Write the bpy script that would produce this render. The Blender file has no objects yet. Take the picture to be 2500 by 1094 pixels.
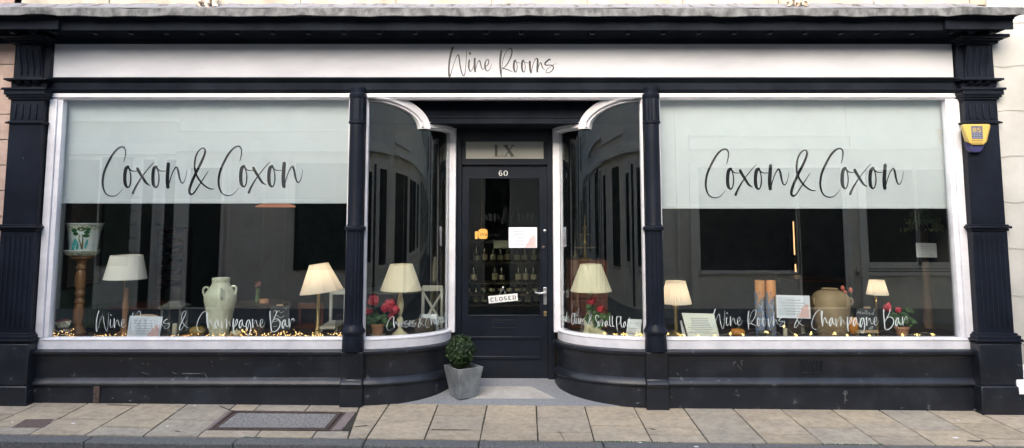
import bpy, math, random
from mathutils import Vector
random.seed(7)
sc = bpy.context.scene
col = sc.collection
R = math.radians
# ------------------------------------------------------------------ camera model
F = 1800.0; CX = 1231.5; D = 6.8; PITCH = math.atan(0.103); YH = 530.0
Y0 = YH - F*math.tan(PITCH)
cP, sP = math.cos(PITCH), math.sin(PITCH)
def ray(px, py):
    dx = (px-CX)/F; dy = (Y0-py)/F
    return Vector((dx, cP-dy*sP, sP+dy*cP))
_r = ray(CX, 990)
H = -_r.z*D/_r.y
CAM = Vector((0, -D, H))
def P(px, py, Y):
    d = ray(px, py); return CAM + d*((Y+D)/d.y)
def Z(py, Y): return P(CX, py, Y).z
def X(px, py, Y): return P(px, py, Y).x
def mpp(py, Y):
    return P(CX+1, py, Y).x - P(CX, py, Y).x
# ground (pavement) plane z = gz(x,y)
def gz(x, y): return -0.0085*x + 0.03*min(y, 0)
def G(px, py):
    d = ray(px, py)   # z = -.0085x+.03y
    t = (-0.0085*CAM.x + 0.03*CAM.y - CAM.z)/(d.z + 0.0085*d.x - 0.03*d.y)
    return CAM + d*t

# ------------------------------------------------------------------ materials
def mat(name, c, rough=.5, metal=0, var=.12, scale=5, bump=0, bscale=30, c2=None, emit=0, ecol=None, trans=0, spec=.5, detail=4, thr=None, coat=0, stretch=None, fleck=None):
    m = bpy.data.materials.new(name); m.use_nodes = True
    nt = m.node_tree; N = nt.nodes; L = nt.links
    b = N['Principled BSDF']; out = N['Material Output']
    tc = N.new('ShaderNodeTexCoord'); src = tc.outputs['Object']
    if stretch:
        mp = N.new('ShaderNodeMapping'); mp.inputs['Scale'].default_value = stretch
        L.new(src, mp.inputs['Vector']); src = mp.outputs[0]
    nz = N.new('ShaderNodeTexNoise'); nz.inputs['Scale'].default_value = scale; nz.inputs['Detail'].default_value = detail
    nz.inputs['Roughness'].default_value = .65
    L.new(src, nz.inputs['Vector'])
    rmp = N.new('ShaderNodeValToRGB')
    a = [v*(1-var) for v in c]; d = [min(1, v*(1+var)) for v in c] if c2 is None else c2
    lo, hi = thr if thr else (.35, .65)
    rmp.color_ramp.elements[0].position = lo; rmp.color_ramp.elements[1].position = hi
    rmp.color_ramp.elements[0].color = (*a, 1); rmp.color_ramp.elements[1].color = (*d, 1)
    L.new(nz.outputs['Fac'], rmp.inputs[0]); L.new(rmp.outputs[0], b.inputs['Base Color'])
    if fleck:
        fn = N.new('ShaderNodeTexNoise'); fn.inputs['Scale'].default_value = fleck[0]; fn.inputs['Detail'].default_value = 6; L.new(tc.outputs['Object'], fn.inputs['Vector'])
        fr_ = N.new('ShaderNodeValToRGB'); fr_.color_ramp.elements[0].position = fleck[1]; fr_.color_ramp.elements[1].position = fleck[1]+.03
        L.new(fn.outputs['Fac'], fr_.inputs[0]); fm = N.new('ShaderNodeMix'); fm.data_type = 'RGBA'; fm.inputs[7].default_value = (*fleck[2], 1)
        L.new(fr_.outputs[0], fm.inputs[0]); L.new(rmp.outputs[0], fm.inputs[6]); L.new(fm.outputs[2], b.inputs['Base Color'])
    b.inputs['Roughness'].default_value = rough; b.inputs['Metallic'].default_value = metal
    b.inputs['Specular IOR Level'].default_value = spec
    b.inputs['Coat Weight'].default_value = coat
    if bump:
        n2 = N.new('ShaderNodeTexNoise'); n2.inputs['Scale'].default_value = bscale; n2.inputs['Detail'].default_value = 5
        L.new(tc.outputs['Object'], n2.inputs['Vector'])
        bp = N.new('ShaderNodeBump'); bp.inputs['Strength'].default_value = bump; bp.inputs['Distance'].default_value = .01
        L.new(n2.outputs['Fac'], bp.inputs['Height']); L.new(bp.outputs[0], b.inputs['Normal'])
    if emit:
        b.inputs['Emission Color'].default_value = (*(ecol or c), 1); b.inputs['Emission Strength'].default_value = emit
    if trans:
        tr = N.new('ShaderNodeBsdfTranslucent'); L.new(rmp.outputs[0], tr.inputs['Color'])
        mx = N.new('ShaderNodeMixShader'); mx.inputs[0].default_value = trans
        L.new(b.outputs[0], mx.inputs[1]); L.new(tr.outputs[0], mx.inputs[2]); L.new(mx.outputs[0], out.inputs['Surface'])
    return m
def glass_mat(name, tint, gain=1.0, wav=.04, wsc=3, stretch=(1,1,1)):
    m = bpy.data.materials.new(name); m.use_nodes = True
    nt = m.node_tree; N = nt.nodes; L = nt.links; N.remove(N['Principled BSDF'])
    out = N['Material Output']
    t = N.new('ShaderNodeBsdfTransparent'); t.inputs[0].default_value = (*tint, 1)
    g = N.new('ShaderNodeBsdfGlossy'); g.inputs['Roughness'].default_value = 0.0; g.inputs[0].default_value = (.95,.97,1,1)
    fr = N.new('ShaderNodeFresnel'); ge = N.new('ShaderNodeNewGeometry'); mr = N.new('ShaderNodeMapRange'); mr.inputs['To Min'].default_value = 1.5; mr.inputs['To Max'].default_value = 1/1.5; L.new(ge.outputs['Backfacing'], mr.inputs['Value']); L.new(mr.outputs[0], fr.inputs['IOR'])
    mu = N.new('ShaderNodeMath'); mu.operation = 'MULTIPLY'; mu.inputs[1].default_value = gain; mu.use_clamp = True
    tc = N.new('ShaderNodeTexCoord'); mp = N.new('ShaderNodeMapping'); mp.inputs['Scale'].default_value = stretch
    nz = N.new('ShaderNodeTexNoise'); nz.inputs['Scale'].default_value = wsc; nz.inputs['Detail'].default_value = 1
    bp = N.new('ShaderNodeBump'); bp.inputs['Strength'].default_value = wav; bp.inputs['Distance'].default_value = .05
    L.new(tc.outputs['Object'], mp.inputs[0]); L.new(mp.outputs[0], nz.inputs['Vector']); L.new(nz.outputs['Fac'], bp.inputs['Height'])
    L.new(bp.outputs[0], g.inputs['Normal'])
    mx = N.new('ShaderNodeMixShader')
    L.new(fr.outputs[0], mu.inputs[0]); L.new(mu.outputs[0], mx.inputs[0])
    L.new(t.outputs[0], mx.inputs[1]); L.new(g.outputs[0], mx.inputs[2]); L.new(mx.outputs[0], out.inputs['Surface'])
    return m
M = {}
M['black'] = mat('black_gloss_paint', fleck=(22,.73,(.07,.072,.075)), c=(.009,.012,.020), rough=.42, spec=.14, var=.25, scale=3, bump=.12, bscale=14)
M['blackmatt'] = mat('black_paint_low_sheen', (.010,.013,.019), .8, spec=.04, c2=(.016,.020,.027), scale=3, bump=.1, bscale=14)  # same black paint with its sky sheen taken down, for cornice, beam and recess
M['blackworn'] = mat('black_masonry_paint', fleck=(14,.665,(.075,.08,.088)), c=(.009,.012,.019), rough=.38, spec=.5, c2=(.030,.036,.048), scale=3.5, detail=10, thr=(.48,.80), bump=.55, bscale=9)
M['scuff'] = mat('scuffed_paint', (.10,.11,.115), .6, c2=(.2,.2,.19), scale=20)
M['white'] = mat('white_gloss_paint', (.66,.665,.71), .35, c2=(.74,.745,.78), scale=4, bump=.08, bscale=18)
M['fascia'] = mat('fascia_paint', (.46,.475,.53), .65, c2=(.54,.555,.60), scale=1.1, detail=6, thr=(.3,.6), bump=.04, stretch=(.6,1,2.5))
M['ink'] = mat('black_vinyl', (.008,.009,.012), .35, var=.1)
M['whiteink'] = mat('white_vinyl', (.52,.59,.59), .6, var=.05)
M['lead'] = mat('lead_sheet', (.05,.055,.058), .65, c2=(.18,.185,.19), scale=9, detail=9, thr=(.38,.62), bump=.6, bscale=20, stretch=(1.2,1,.8))
M['leadslope'] = mat('streaked_lead', (.06,.04,.036), .75, c2=(.24,.245,.27), scale=6, detail=9, thr=(.30,.48), bump=.5, bscale=22, stretch=(2.2,.5,.6))
M['cream'] = mat('cream_render', (.38,.345,.265), .85, c2=(.54,.50,.41), scale=3, detail=8, bump=.5, bscale=16)
M['offwhite'] = mat('off_white_masonry', (.43,.43,.40), .8, c2=(.50,.50,.475), scale=1.6, detail=8, bump=.7, bscale=5)
M['plinthw'] = mat('white_masonry', (.80,.80,.80), .6, var=.04, bump=.2, bscale=8)
M['pink'] = mat('pink_sandstone', (.42,.30,.245), .9, c2=(.52,.39,.33), scale=5, detail=8, bump=.3, bscale=40)
M['mortar'] = mat('weathered_mortar', (.30,.27,.23), .9, c2=(.45,.40,.33), scale=8, bump=.5)
M['greystrip'] = mat('weathered_render', (.22,.215,.19), .9, c2=(.5,.48,.42), scale=6, detail=8, bump=.4, stretch=(3,1,.6))
M['jointshadow'] = mat('joint_shadow_tone', (.34,.33,.30), .9, var=.2)  # wall tone darkened to stand for shadow along the stone joints
M['brownwood'] = mat('dull_brown_wood', (.10,.062,.038), .5, var=.2)  # even dull brown of the plant stand pole
M['joint'] = mat('joint_dirt', (.03,.027,.022), .95, c2=(.06,.055,.04), scale=20)
M['kerb'] = mat('granite_kerb', (.095,.097,.095), .75, c2=(.175,.175,.17), scale=60, detail=8, bump=.5, bscale=30)
M['tarmac'] = mat('tarmac', (.04,.04,.042), .9, c2=(.075,.075,.075), scale=120, bump=.6, bscale=120)
M['granite'] = mat('grey_granite', (.19,.197,.205), .6, c2=(.35,.36,.37), scale=90, detail=6, bump=.12, bscale=60)
M['sandstone'] = mat('pale_step_stone', (.40,.375,.335), .7, c2=(.52,.50,.46), scale=5, detail=8, bump=.15)
M['mauve'] = mat('mauve_mortar', (.20,.155,.145), .9, c2=(.27,.22,.205), scale=10, bump=.3)
M['agg'] = mat('grey_aggregate', (.12,.115,.11), .85, c2=(.36,.35,.33), scale=55, detail=3, thr=(.3,.7), bump=.8, bscale=60)
M['rust'] = mat('rusty_iron', (.05,.035,.03), .7, c2=(.11,.075,.065), scale=30, bump=.4)
M['brick'] = mat('red_gravel_patch', (.10,.065,.055), .9, c2=(.19,.14,.12), scale=60, bump=.8, bscale=90)
M['blind'] = mat('roller_blind_cloth', (.57,.60,.635), .8, var=.02, trans=.06)
M['door'] = mat('door_gloss_paint', (.009,.012,.019), .28, spec=.3, var=.2, scale=3, bump=.015, bscale=10)
M['frost'] = mat('frosted_glass', (.33,.335,.29), .35, var=.05, spec=.7)
M['frostink'] = mat('frosted_numeral', (.085,.088,.075), .5, var=.05)
M['brass'] = mat('polished_brass', (.62,.42,.14), .25, 1, var=.1)
M['dullbrass'] = mat('dull_brass', (.34,.26,.11), .4, .7, var=.2)
M['steel'] = mat('satin_steel', (.62,.62,.62), .3, .9, var=.05)
M['chrome'] = mat('pale_metal', (.75,.75,.75), .25, .6, var=.05)
M['wood'] = mat('turned_oak', (.19,.09,.038), .42, c2=(.32,.165,.075), scale=6, detail=6, stretch=(6,6,.7), bump=.1)
M['redwood'] = mat('mahogany', (.10,.028,.015), .35, c2=(.16,.05,.025), scale=5, stretch=(5,5,.6))
M['darkwood'] = mat('dark_wood', (.035,.022,.016), .45, var=.3, scale=4, stretch=(1,6,1))
M['palewood'] = mat('pale_wood', (.42,.30,.18), .6, var=.15, scale=8, stretch=(6,6,1))
M['shade'] = mat('white_linen_shade', (.90,.86,.78), .85, var=.02, trans=.12, scale=60)
M['creamshade'] = mat('pleated_cream_shade', (.90,.80,.63), .85, var=.03, trans=.15)
M['pleat'] = mat('ivory_pleated_shade', (.88,.80,.70), .85, var=.05, trans=.45)
M['buff'] = mat('buff_shade', (.80,.73,.56), .85, var=.03, trans=.12)
M['celadon'] = mat('pale_glazed_clay', (.62,.64,.48), .5, c2=(.74,.76,.60), scale=5, detail=8, bump=.15, bscale=20)
M['amphora'] = mat('tan_earthenware', (.27,.19,.10), .65, c2=(.38,.28,.165), scale=4, detail=8, bump=.2, bscale=18)
M['terra'] = mat('terracotta', (.42,.19,.10), .8, c2=(.55,.29,.17), scale=7, detail=6, bump=.1)
M['porcelain'] = mat('painted_porcelain', (.62,.70,.70), .2, c2=(.74,.78,.74), scale=6, spec=.6)
M['porcrim'] = mat('patterned_porcelain', (.30,.32,.22), .3, c2=(.75,.74,.62), scale=70, thr=(.45,.55), detail=2)
M['pgreen'] = mat('painted_green', (.03,.10,.035), .3, var=.4, scale=40)
M['pteal'] = mat('painted_teal', (.06,.35,.33), .3, var=.4, scale=60)
M['pblue'] = mat('painted_grey_blue', (.25,.28,.34), .3, var=.3, scale=60)
M['pbrown'] = mat('painted_brown', (.13,.12,.05), .3, var=.3)
M['paper'] = mat('white_card', (.76,.79,.86), .7, var=.01)
M['papergrey'] = mat('card_print_panel', (.62,.66,.73), .7, var=.02)
M['parch'] = mat('cream_certificate', (.78,.80,.70), .7, var=.03, scale=9)
M['pinkprint'] = mat('pink_print', (.72,.47,.46), .7, var=.05)
M['textgrey'] = mat('grey_print', (.40,.42,.47), .7, var=.05)
M['petal'] = mat('red_petals', (.62,.022,.05), .6, c2=(.80,.07,.12), scale=60, trans=.2)
M['pinkpetal'] = mat('pink_petals', (.55,.16,.12), .6, var=.2, trans=.2)
M['leaf'] = mat('geranium_leaf', (.055,.12,.035), .55, c2=(.13,.22,.08), scale=25, trans=.2)
M['fern'] = mat('trailing_leaf', (.16,.22,.08), .5, c2=(.36,.42,.22), scale=20, trans=.2)
M['box'] = mat('box_leaf', (.012,.032,.010), .45, c2=(.05,.095,.028), scale=14, trans=.15)
M['zinc'] = mat('zinc_planter_metal', (.21,.235,.25), .5, .45, c2=(.33,.36,.375), scale=9, detail=8, bump=.25, bscale=60)
M['soil'] = mat('potting_soil', (.05,.03,.02), .95, var=.4, scale=40)
M['pumpkin'] = mat('orange_pumpkin', (.62,.24,.03), .45, var=.2)
M['squash'] = mat('mottled_squash', (.20,.13,.03), .45, c2=(.42,.28,.07), scale=12)
M['gourd'] = mat('cream_gourd', (.60,.55,.36), .45, var=.1)
M['candle'] = mat('candle_wax', (.72,.66,.50), .5, var=.03, trans=.2)
M['slate'] = mat('chalkboard_slate', (.018,.022,.026), .7, c2=(.045,.05,.056), scale=9, detail=6)
M['chalk'] = mat('chalk', (.72,.74,.72), .9, var=.2, scale=90)
M['tubeorange'] = mat('orange_tube_card', (.62,.27,.09), .5, var=.08)
M['tubeblue'] = mat('blue_tube_card', (.10,.22,.48), .5, c2=(.20,.19,.20), scale=22, detail=5, thr=(.42,.52))
M['yellow'] = mat('yellow_alarm_plastic', (.56,.40,.10), .4, var=.03)
M['indigo'] = mat('indigo_plastic', (.035,.035,.11), .35, var=.1)
M['badge'] = mat('badge_print', (.10,.11,.19), .5, var=.1)
M['terrapipe'] = mat('cream_painted_pipe', (.55,.42,.31), .6, c2=(.68,.60,.48), scale=12, bump=.3)
M['wicker'] = mat('dark_wicker', (.04,.025,.018), .7, c2=(.11,.075,.05), scale=60, bump=.8, bscale=80)
M['gold'] = mat('gold_fairy_light', (.9,.55,.2), .3, .6, emit=1.0, ecol=(1,.60,.22))
M['warmled'] = mat('warm_led', (1,.8,.4), .3, 0, emit=1.1, ecol=(1,.66,.20))
M['copperwire'] = mat('copper_wire', (.24,.12,.055), .4, .8, var=.3)
M['clearwire'] = mat('clear_wire', (.35,.36,.33), .4, .3, var=.1)
M['bulb'] = mat('lit_bulb', (1,.7,.4), .5, emit=26, ecol=(1,.78,.52))
M['bulbdim'] = mat('dim_bulb', (1,.8,.5), .5, emit=9, ecol=(1,.8,.55))
M['ember'] = mat('amber_lamp_glass', (.8,.4,.12), .5, emit=.38, ecol=(1,.48,.12))
M['lampglow'] = mat('reflected_lamp_glow', (.35,.12,.05), .5, emit=.10, ecol=(1,.38,.18))  # faint glow put in for a reflected lamp
M['strip'] = mat('warm_light_strip', (1,.6,.3), .5, emit=.6, ecol=(1,.5,.22))
M['rgreen'] = mat('room_green_paint', (.11,.17,.125), .8, var=.12)
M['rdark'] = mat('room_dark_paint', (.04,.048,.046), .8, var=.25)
M['rgrey'] = mat('room_grey_paint', (.09,.09,.075), .8, var=.1)
M['rfloor'] = mat('room_floorboards', (.05,.035,.025), .5, var=.3, stretch=(1,8,1))
M['radiator'] = mat('green_radiator', (.12,.19,.10), .5, var=.05)
M['map'] = mat('faded_print', (.20,.19,.17), .6, c2=(.28,.27,.25), scale=5, detail=8)
M['whitechair'] = mat('white_chair_paint', (.50,.50,.47), .5, var=.04)
M['bottle'] = mat('dark_bottle_glass', (.015,.02,.012), .15, var=.2)
M['label'] = mat('bottle_label', (.30,.27,.20), .7, var=.15)
M['bluebook'] = mat('blue_cloth', (.02,.03,.09), .7, var=.2)
M['redcloth'] = mat('red_cloth', (.15,.02,.015), .7, var=.2)
M['orangewall'] = mat('rust_curtain', (.13,.03,.015), .8, var=.2)
M['opp_cream'] = mat('cream_stucco', (.70,.67,.55), .85, c2=(.78,.74,.62), scale=2, detail=6)
M['opp_stone'] = mat('grey_cream_ashlar', (.62,.61,.54), .85, c2=(.70,.69,.61), scale=3, detail=6)
M['opp_dark'] = mat('dark_window_glass', (.018,.022,.024), .15, var=.2)
M['opp_green'] = mat('dark_green_paint', (.02,.035,.028), .5, var=.2)
M['opp_trim'] = mat('stone_trim', (.76,.73,.62), .8, var=.06)
M['opp_grey'] = mat('grey_rubble', (.16,.155,.14), .9, c2=(.25,.24,.22), scale=3)
M['roof'] = mat('slate_roof', (.07,.07,.08), .7, var=.2, scale=8)
M['dglass'] = glass_mat('door_glass', (.86,.88,.82), .9, .01)
M['glass'] = glass_mat('shop_window_glass', (.95,.975,.965), 2.5, .0025, 1.5)
M['bowglass'] = glass_mat('curved_window_glass', (.95,.975,.95), 2.2, .006, 2.0, (2,2,.25))
M['clearglass'] = glass_mat('clear_glassware', (.8,.83,.83), 1.6, .1)

# ------------------------------------------------------------------ mesh tools
class MB:
    def __init__(s): s.v = []; s.f = []; s.mi = []; s.cur = 0
    def add(s, vs, fs):
        b = len(s.v); s.v += [tuple(v) for v in vs]; s.f += [tuple(b+i for i in f) for f in fs]; s.mi += [s.cur]*len(fs); return s
    def box(s, x0, x1, y0, y1, z0, z1, rz=0, piv=None):
        vs = [(x,y,z) for z in (z0,z1) for y in (y0,y1) for x in (x0,x1)]
        if rz:
            px, py = piv or ((x0+x1)/2, (y0+y1)/2); c, q = math.cos(rz), math.sin(rz)
            vs = [(px+(x-px)*c-(y-py)*q, py+(x-px)*q+(y-py)*c, z) for x,y,z in vs]
        return s.add(vs, [(0,2,3,1),(4,5,7,6),(0,1,5,4),(2,6,7,3),(0,4,6,2),(1,3,7,5)])
    def hexa(s, bot, top):
        return s.add(list(bot)+list(top), [(3,2,1,0),(4,5,6,7),(0,1,5,4),(1,2,6,5),(2,3,7,6),(3,0,4,7)])
    def lathe(s, prof, cx, cy, seg=24, flute=None, sx=1, sy=1, caps=True):
        n = len(prof); vs = []
        for (r, z) in prof:
            for k in range(seg):
                a = 2*math.pi*k/seg; rr = r
                if flute: rr = r*(1+flute[1]*math.cos(a*flute[0]))
                vs.append((cx+rr*sx*math.cos(a), cy+rr*sy*math.sin(a), z))
        fs = []
        for i in range(n-1):
            for k in range(seg):
                k2 = (k+1) % seg
                fs.append((i*seg+k, i*seg+k2, (i+1)*seg+k2, (i+1)*seg+k))
        if caps:
            fs.append(tuple(range(seg))[::-1]); fs.append(tuple((n-1)*seg+k for k in range(seg)))
        return s.add(vs, fs)
    def tube(s, pts, r, seg=8):
        pts = [Vector(p) for p in pts]; n = len(pts)
        rs = r if isinstance(r, (list, tuple)) else [r]*n
        vs = []; up = Vector((0.13,0.31,1)).normalized()
        for i, p in enumerate(pts):
            t = (pts[min(i+1,n-1)]-pts[max(i-1,0)]).normalized()
            a = t.cross(up)
            if a.length < .05: a = t.cross(Vector((1,0,0)))
            a.normalize(); b = t.cross(a)
            for k in range(seg):
                q = 2*math.pi*k/seg; vs.append(p + (a*math.cos(q)+b*math.sin(q))*rs[i])
        fs = [(i*seg+k, i*seg+(k+1)%seg, (i+1)*seg+(k+1)%seg, (i+1)*seg+k) for i in range(n-1) for k in range(seg)]
        fs.append(tuple(range(seg))[::-1]); fs.append(tuple((n-1)*seg+k for k in range(seg)))
        return s.add(vs, fs)
    def prism(s, poly, y0, y1):            # poly (x,z) outline extruded along y
        n = len(poly)
        vs = [(x,y0,z) for x,z in poly]+[(x,y1,z) for x,z in poly]
        return s.add(vs, [tuple(range(n)), tuple(range(2*n-1,n-1,-1))]+[(i,n+i,n+(i+1)%n,(i+1)%n) for i in range(n)])
    def slab(s, poly, z0, z1):             # poly (x,y) or (x,y,z)
        n = len(poly); f = lambda p, z: (p[0], p[1], (p[2] if len(p) > 2 else 0)+z)
        vs = [f(p,z0) for p in poly]+[f(p,z1) for p in poly]
        return s.add(vs, [tuple(range(n))[::-1], tuple(range(n,2*n))]+[(i,(i+1)%n,n+(i+1)%n,n+i) for i in range(n)])
    def sweep(s, path, prof, zoff=None, sgn=1):  # path (x,y); prof closed (out,z)
        n = len(path); m = len(prof); vs = []
        for i, p in enumerate(path):
            a = path[max(i-1,0)]; b = path[min(i+1,n-1)]
            tx, ty = b[0]-a[0], b[1]-a[1]; l = math.hypot(tx,ty) or 1
            nx, ny = ty/l*sgn, -tx/l*sgn
            zo = zoff[i] if zoff else 0
            for (d, z) in prof: vs.append((p[0]+nx*d, p[1]+ny*d, z+zo))
        fs = [(i*m+k, i*m+(k+1)%m, (i+1)*m+(k+1)%m, (i+1)*m+k) for i in range(n-1) for k in range(m)]
        fs.append(tuple(range(m))[::-1]); fs.append(tuple((n-1)*m+k for k in range(m)))
        return s.add(vs, fs)
    def ball(s, c, rx, ry=None, rz=None, seg=10, rings=6, jit=0):
        ry = ry or rx; rz = rz or rx; vs = []
        for i in range(rings+1):
            th = math.pi*i/rings
            for k in range(seg):
                a = 2*math.pi*k/seg; j = 1+random.uniform(-jit, jit)
                vs.append((c[0]+rx*j*math.sin(th)*math.cos(a), c[1]+ry*j*math.sin(th)*math.sin(a), c[2]+rz*j*math.cos(th)))
        return s.add(vs, [(i*seg+k, i*seg+(k+1)%seg, (i+1)*seg+(k+1)%seg, (i+1)*seg+k) for i in range(rings) for k in range(seg)])
    def build(s, name, m, parent=None, bev=0, smooth=35, label=None, kind=None):
        me = bpy.data.meshes.new(name); me.from_pydata(s.v, [], s.f)
        ms = m if isinstance(m, (list, tuple)) else [m]
        for q in ms: me.materials.append(M[q])
        if len(ms) > 1:
            for p, i in zip(me.polygons, s.mi): p.material_index = i
        import bmesh
        bm = bmesh.new(); bm.from_mesh(me); bmesh.ops.recalc_face_normals(bm, faces=bm.faces); bm.to_mesh(me); bm.free()
        if smooth:
            for p in me.polygons: p.use_smooth = True
            me.set_sharp_from_angle(angle=R(smooth))
        me.update()
        o = bpy.data.objects.new(name, me); col.objects.link(o)
        if parent is not None:
            o.parent = parent; b = parent
            loc = Vector((0,0,0))
            while b is not None: loc += b.location; b = b.parent
            o.location = -loc
        if bev:
            bv = o.modifiers.new('soft_edge', 'BEVEL'); bv.width = bev; bv.segments = 2; bv.limit_method = 'ANGLE'; bv.angle_limit = R(40)
        if label: o['label'] = label
        if kind: o['kind'] = kind
        return o
def thing(name, label, cat, loc=(0,0,0), group=None):
    o = bpy.data.objects.new(name, None); col.objects.link(o); o.location = loc; o.empty_display_size = .1
    o['label'] = label; o['category'] = cat
    if group: o['group'] = group
    return o
def tag(o, label, cat, group=None):
    o['label'] = label; o['category'] = cat
    if group: o['group'] = group
    return o
def crom(pts, n=6):
    out = []; m = len(pts)
    for i in range(m-1):
        p0 = pts[max(i-1,0)]; p1 = pts[i]; p2 = pts[i+1]; p3 = pts[min(i+2,m-1)]
        for k in range(n):
            t = k/n
            out.append(tuple(.5*((2*b)+(-a+c)*t+(2*a-5*b+4*c-d)*t*t+(-a+3*b-3*c+d)*t**3) for a,b,c,d in zip(p0,p1,p2,p3)))
    out.append(tuple(pts[-1])); return out
_off = [0]
def ribbon(mb, pts, mp, thick=.0012, n=6, cap=True):
    q = crom(pts, n) if len(pts) > 2 else list(pts)
    if cap:                                   # rounded ends
        for e, sgn in ((0, 1), (-1, -1)):
            x, y, w = q[e]; x2, y2, _ = q[e+sgn]
            dx, dy = x-x2, y-y2; l = math.hypot(dx, dy) or 1
            ex = [(x+dx/l*w*.28, y+dy/l*w*.28, w*.8), (x+dx/l*w*.46, y+dy/l*w*.46, w*.35)]
            q = ex[::-1]+q if e == 0 else q+ex
    _off[0] = (_off[0]+1) % 9; th = thick+_off[0]*.00016
    vs = []; m = len(q)
    for i, (x, y, w) in enumerate(q):
        a = q[max(i-1,0)]; b = q[min(i+1,m-1)]
        tx, ty = b[0]-a[0], b[1]-a[1]; l = math.hypot(tx,ty) or 1
        nx, ny = -ty/l*abs(w)/2, tx/l*abs(w)/2
        vs += [mp(x+nx,y+ny,th), mp(x-nx,y-ny,th), mp(x+nx,y+ny,0), mp(x-nx,y-ny,0)]
    fs = []
    for i in range(m-1):
        b = 4*i; fs += [(b,b+1,b+5,b+4),(b,b+4,b+6,b+2),(b+1,b+3,b+7,b+5)]
    fs += [(0,2,3,1),(4*m-4,4*m-3,4*m-1,4*m-2)]
    mb.add(vs, fs)
def disc(mb, x, y, r, mp, seg=10, thick=.0014):
    _off[0] = (_off[0]+1) % 9; th = thick+_off[0]*.00016
    vs = [mp(x+r*math.cos(2*math.pi*k/seg), y+r*math.sin(2*math.pi*k/seg), th) for k in range(seg)]
    mb.add(vs, [tuple(range(seg))])

# ------------------------------------------------------------------ script alphabet
def nm(strokes, k, yb):
    xs = [x-w/2 for st in strokes for (x,y,w) in st]; x0 = min(xs)
    return [[((x-x0)*k, (yb-y)*k, w*k) for (x,y,w) in st] for st in strokes], (max(x+w/2 for st in strokes for x,y,w in st)-x0)*k
kc, kf, kw = .0848, .0914, .1565
C_ = [(425,375,8),(452,270,14),(455,190,16),(430,140,22),(390,130,22),(330,155,24),(250,240,28),(170,380,30),(100,540,30),(72,700,28),(85,820,24),(130,910,18),(210,950,14),(290,940,10),(350,895,7),(408,820,4)]
O_ = [[(495,462,40),(462,490,46),(445,570,46),(442,680,46),(455,760,42),(487,803,24),(520,780,18),(540,700,18),(540,600,16),(520,515,14),(500,470,16)],[(505,480,26),(545,520,16),(590,532,12),(650,532,10)]]
X_ = [[(652,490,36),(690,560,38),(740,640,36),(800,730,30),(865,772,8)],[(928,388,6),(860,460,12),(740,610,14),(660,730,22),(600,840,28),(577,900,34)]]
N_ = [[(1168,412,46),(1160,520,48),(1152,680,50),(1163,800,46)],[(1172,790,14),(1195,690,14),(1245,545,14),(1300,467,20),(1330,520,28),(1350,620,26),(1372,700,20),(1400,733,16),(1430,710,12),(1460,630,8),(1478,520,5)]]
A_ = [[(1835,530,6),(1760,650,12),(1680,770,16),(1600,890,20),(1550,918,24),(1520,885,34),(1530,800,36),(1580,670,36),(1650,520,36),(1730,360,34),(1780,230,26),(1775,165,20),(1740,148,16),(1680,190,18),(1630,280,22),(1608,400,24),(1612,500,26),(1640,600,26),(1700,700,26),(1780,780,22),(1860,825,16),(1930,832,8)]]
def sh(sts, dx): return [[(x+dx,y,w) for x,y,w in st] for st in sts]
COXON = [C_]+O_+X_+sh(O_,470)+N_
GL = {}
GL['C'] = nm([C_], kc, 805); GL['&'] = nm(A_, kc, 850)
GL['W'] = nm([[(272,185,44),(240,280,42),(205,430,40),(178,600,36),(170,780,36),(175,900,38),(190,955,30),(215,910,18),(250,780,14),(310,590,12),(370,430,14),(420,372,24),(445,450,28),(465,620,26),(500,800,24),(540,910,20),(567,932,18),(595,890,18),(615,760,14),(630,560,12),(640,380,12),(638,245,10)]], kf, 835)
GL['i'] = nm([[(718,515,34),(708,600,34),(705,700,34),(725,790,24),(750,812,20),(790,775,14),(830,670,8)],[(728,322,40),(742,348,40)]], kf, 835)
NF = [[(865,475,42),(862,600,44),(862,740,42),(875,815,38)],[(883,800,14),(905,690,14),(945,570,14),(990,522,24),(1015,590,26),(1040,700,22),(1075,762,16),(1105,740,12),(1130,690,8)]]
GL['n'] = nm(NF, kf, 835)
EF = [[(1150,672,12),(1185,670,18),(1220,630,20),(1240,560,20),(1228,508,20),(1200,497,18),(1160,540,20),(1138,640,34),(1150,740,30),(1185,798,20),(1230,795,16),(1280,730,12),(1322,600,5)]]
GL['e'] = nm(EF, kf, 835)
GL['R'] = nm([[(206,270,40),(185,400,42),(172,560,40),(176,720,36),(190,860,34),(205,970,20)],[(212,850,8),(225,660,12),(250,500,14),(310,330,14),(390,225,16),(450,200,20),(485,240,26),(485,330,28),(450,450,28),(380,590,24),(300,690,18),(235,735,14)],[(235,735,20),(330,755,22),(420,790,20),(515,835,8)]], kf, 835)
OF = [[(580,520,38),(552,560,40),(540,680,40),(555,790,36),(588,833,22),(620,790,16),(630,690,16),(617,600,12),(590,535,12)],[(590,545,20),(640,580,12),(735,592,8)]]
GL['o'] = nm(OF, kf, 835)
MF = [[(970,555,44),(975,680,42),(985,790,40),(1005,855,28),(1020,800,14),(1035,720,14),(1060,620,14),(1110,500,16),(1160,465,22),(1180,520,36),(1178,640,40),(1170,760,40),(1172,825,36)],[(1180,810,12),(1205,680,14),(1240,600,16),(1268,582,20),(1290,650,22),(1320,730,18),(1370,770,8)]]
GL['m'] = nm(MF, kf, 835)
SF = [[(1518,508,24),(1500,492,30),(1450,525,34),(1390,580,34),(1377,632,28),(1430,650,22),(1520,645,20),(1585,665,22),(1600,730,24),(1550,810,20),(1470,850,16),(1415,850,14),(1405,800,14),(1440,750,12),(1520,695,10),(1600,640,8),(1685,595,5)]]
GL['s'] = nm(SF, kf, 835)
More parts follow.
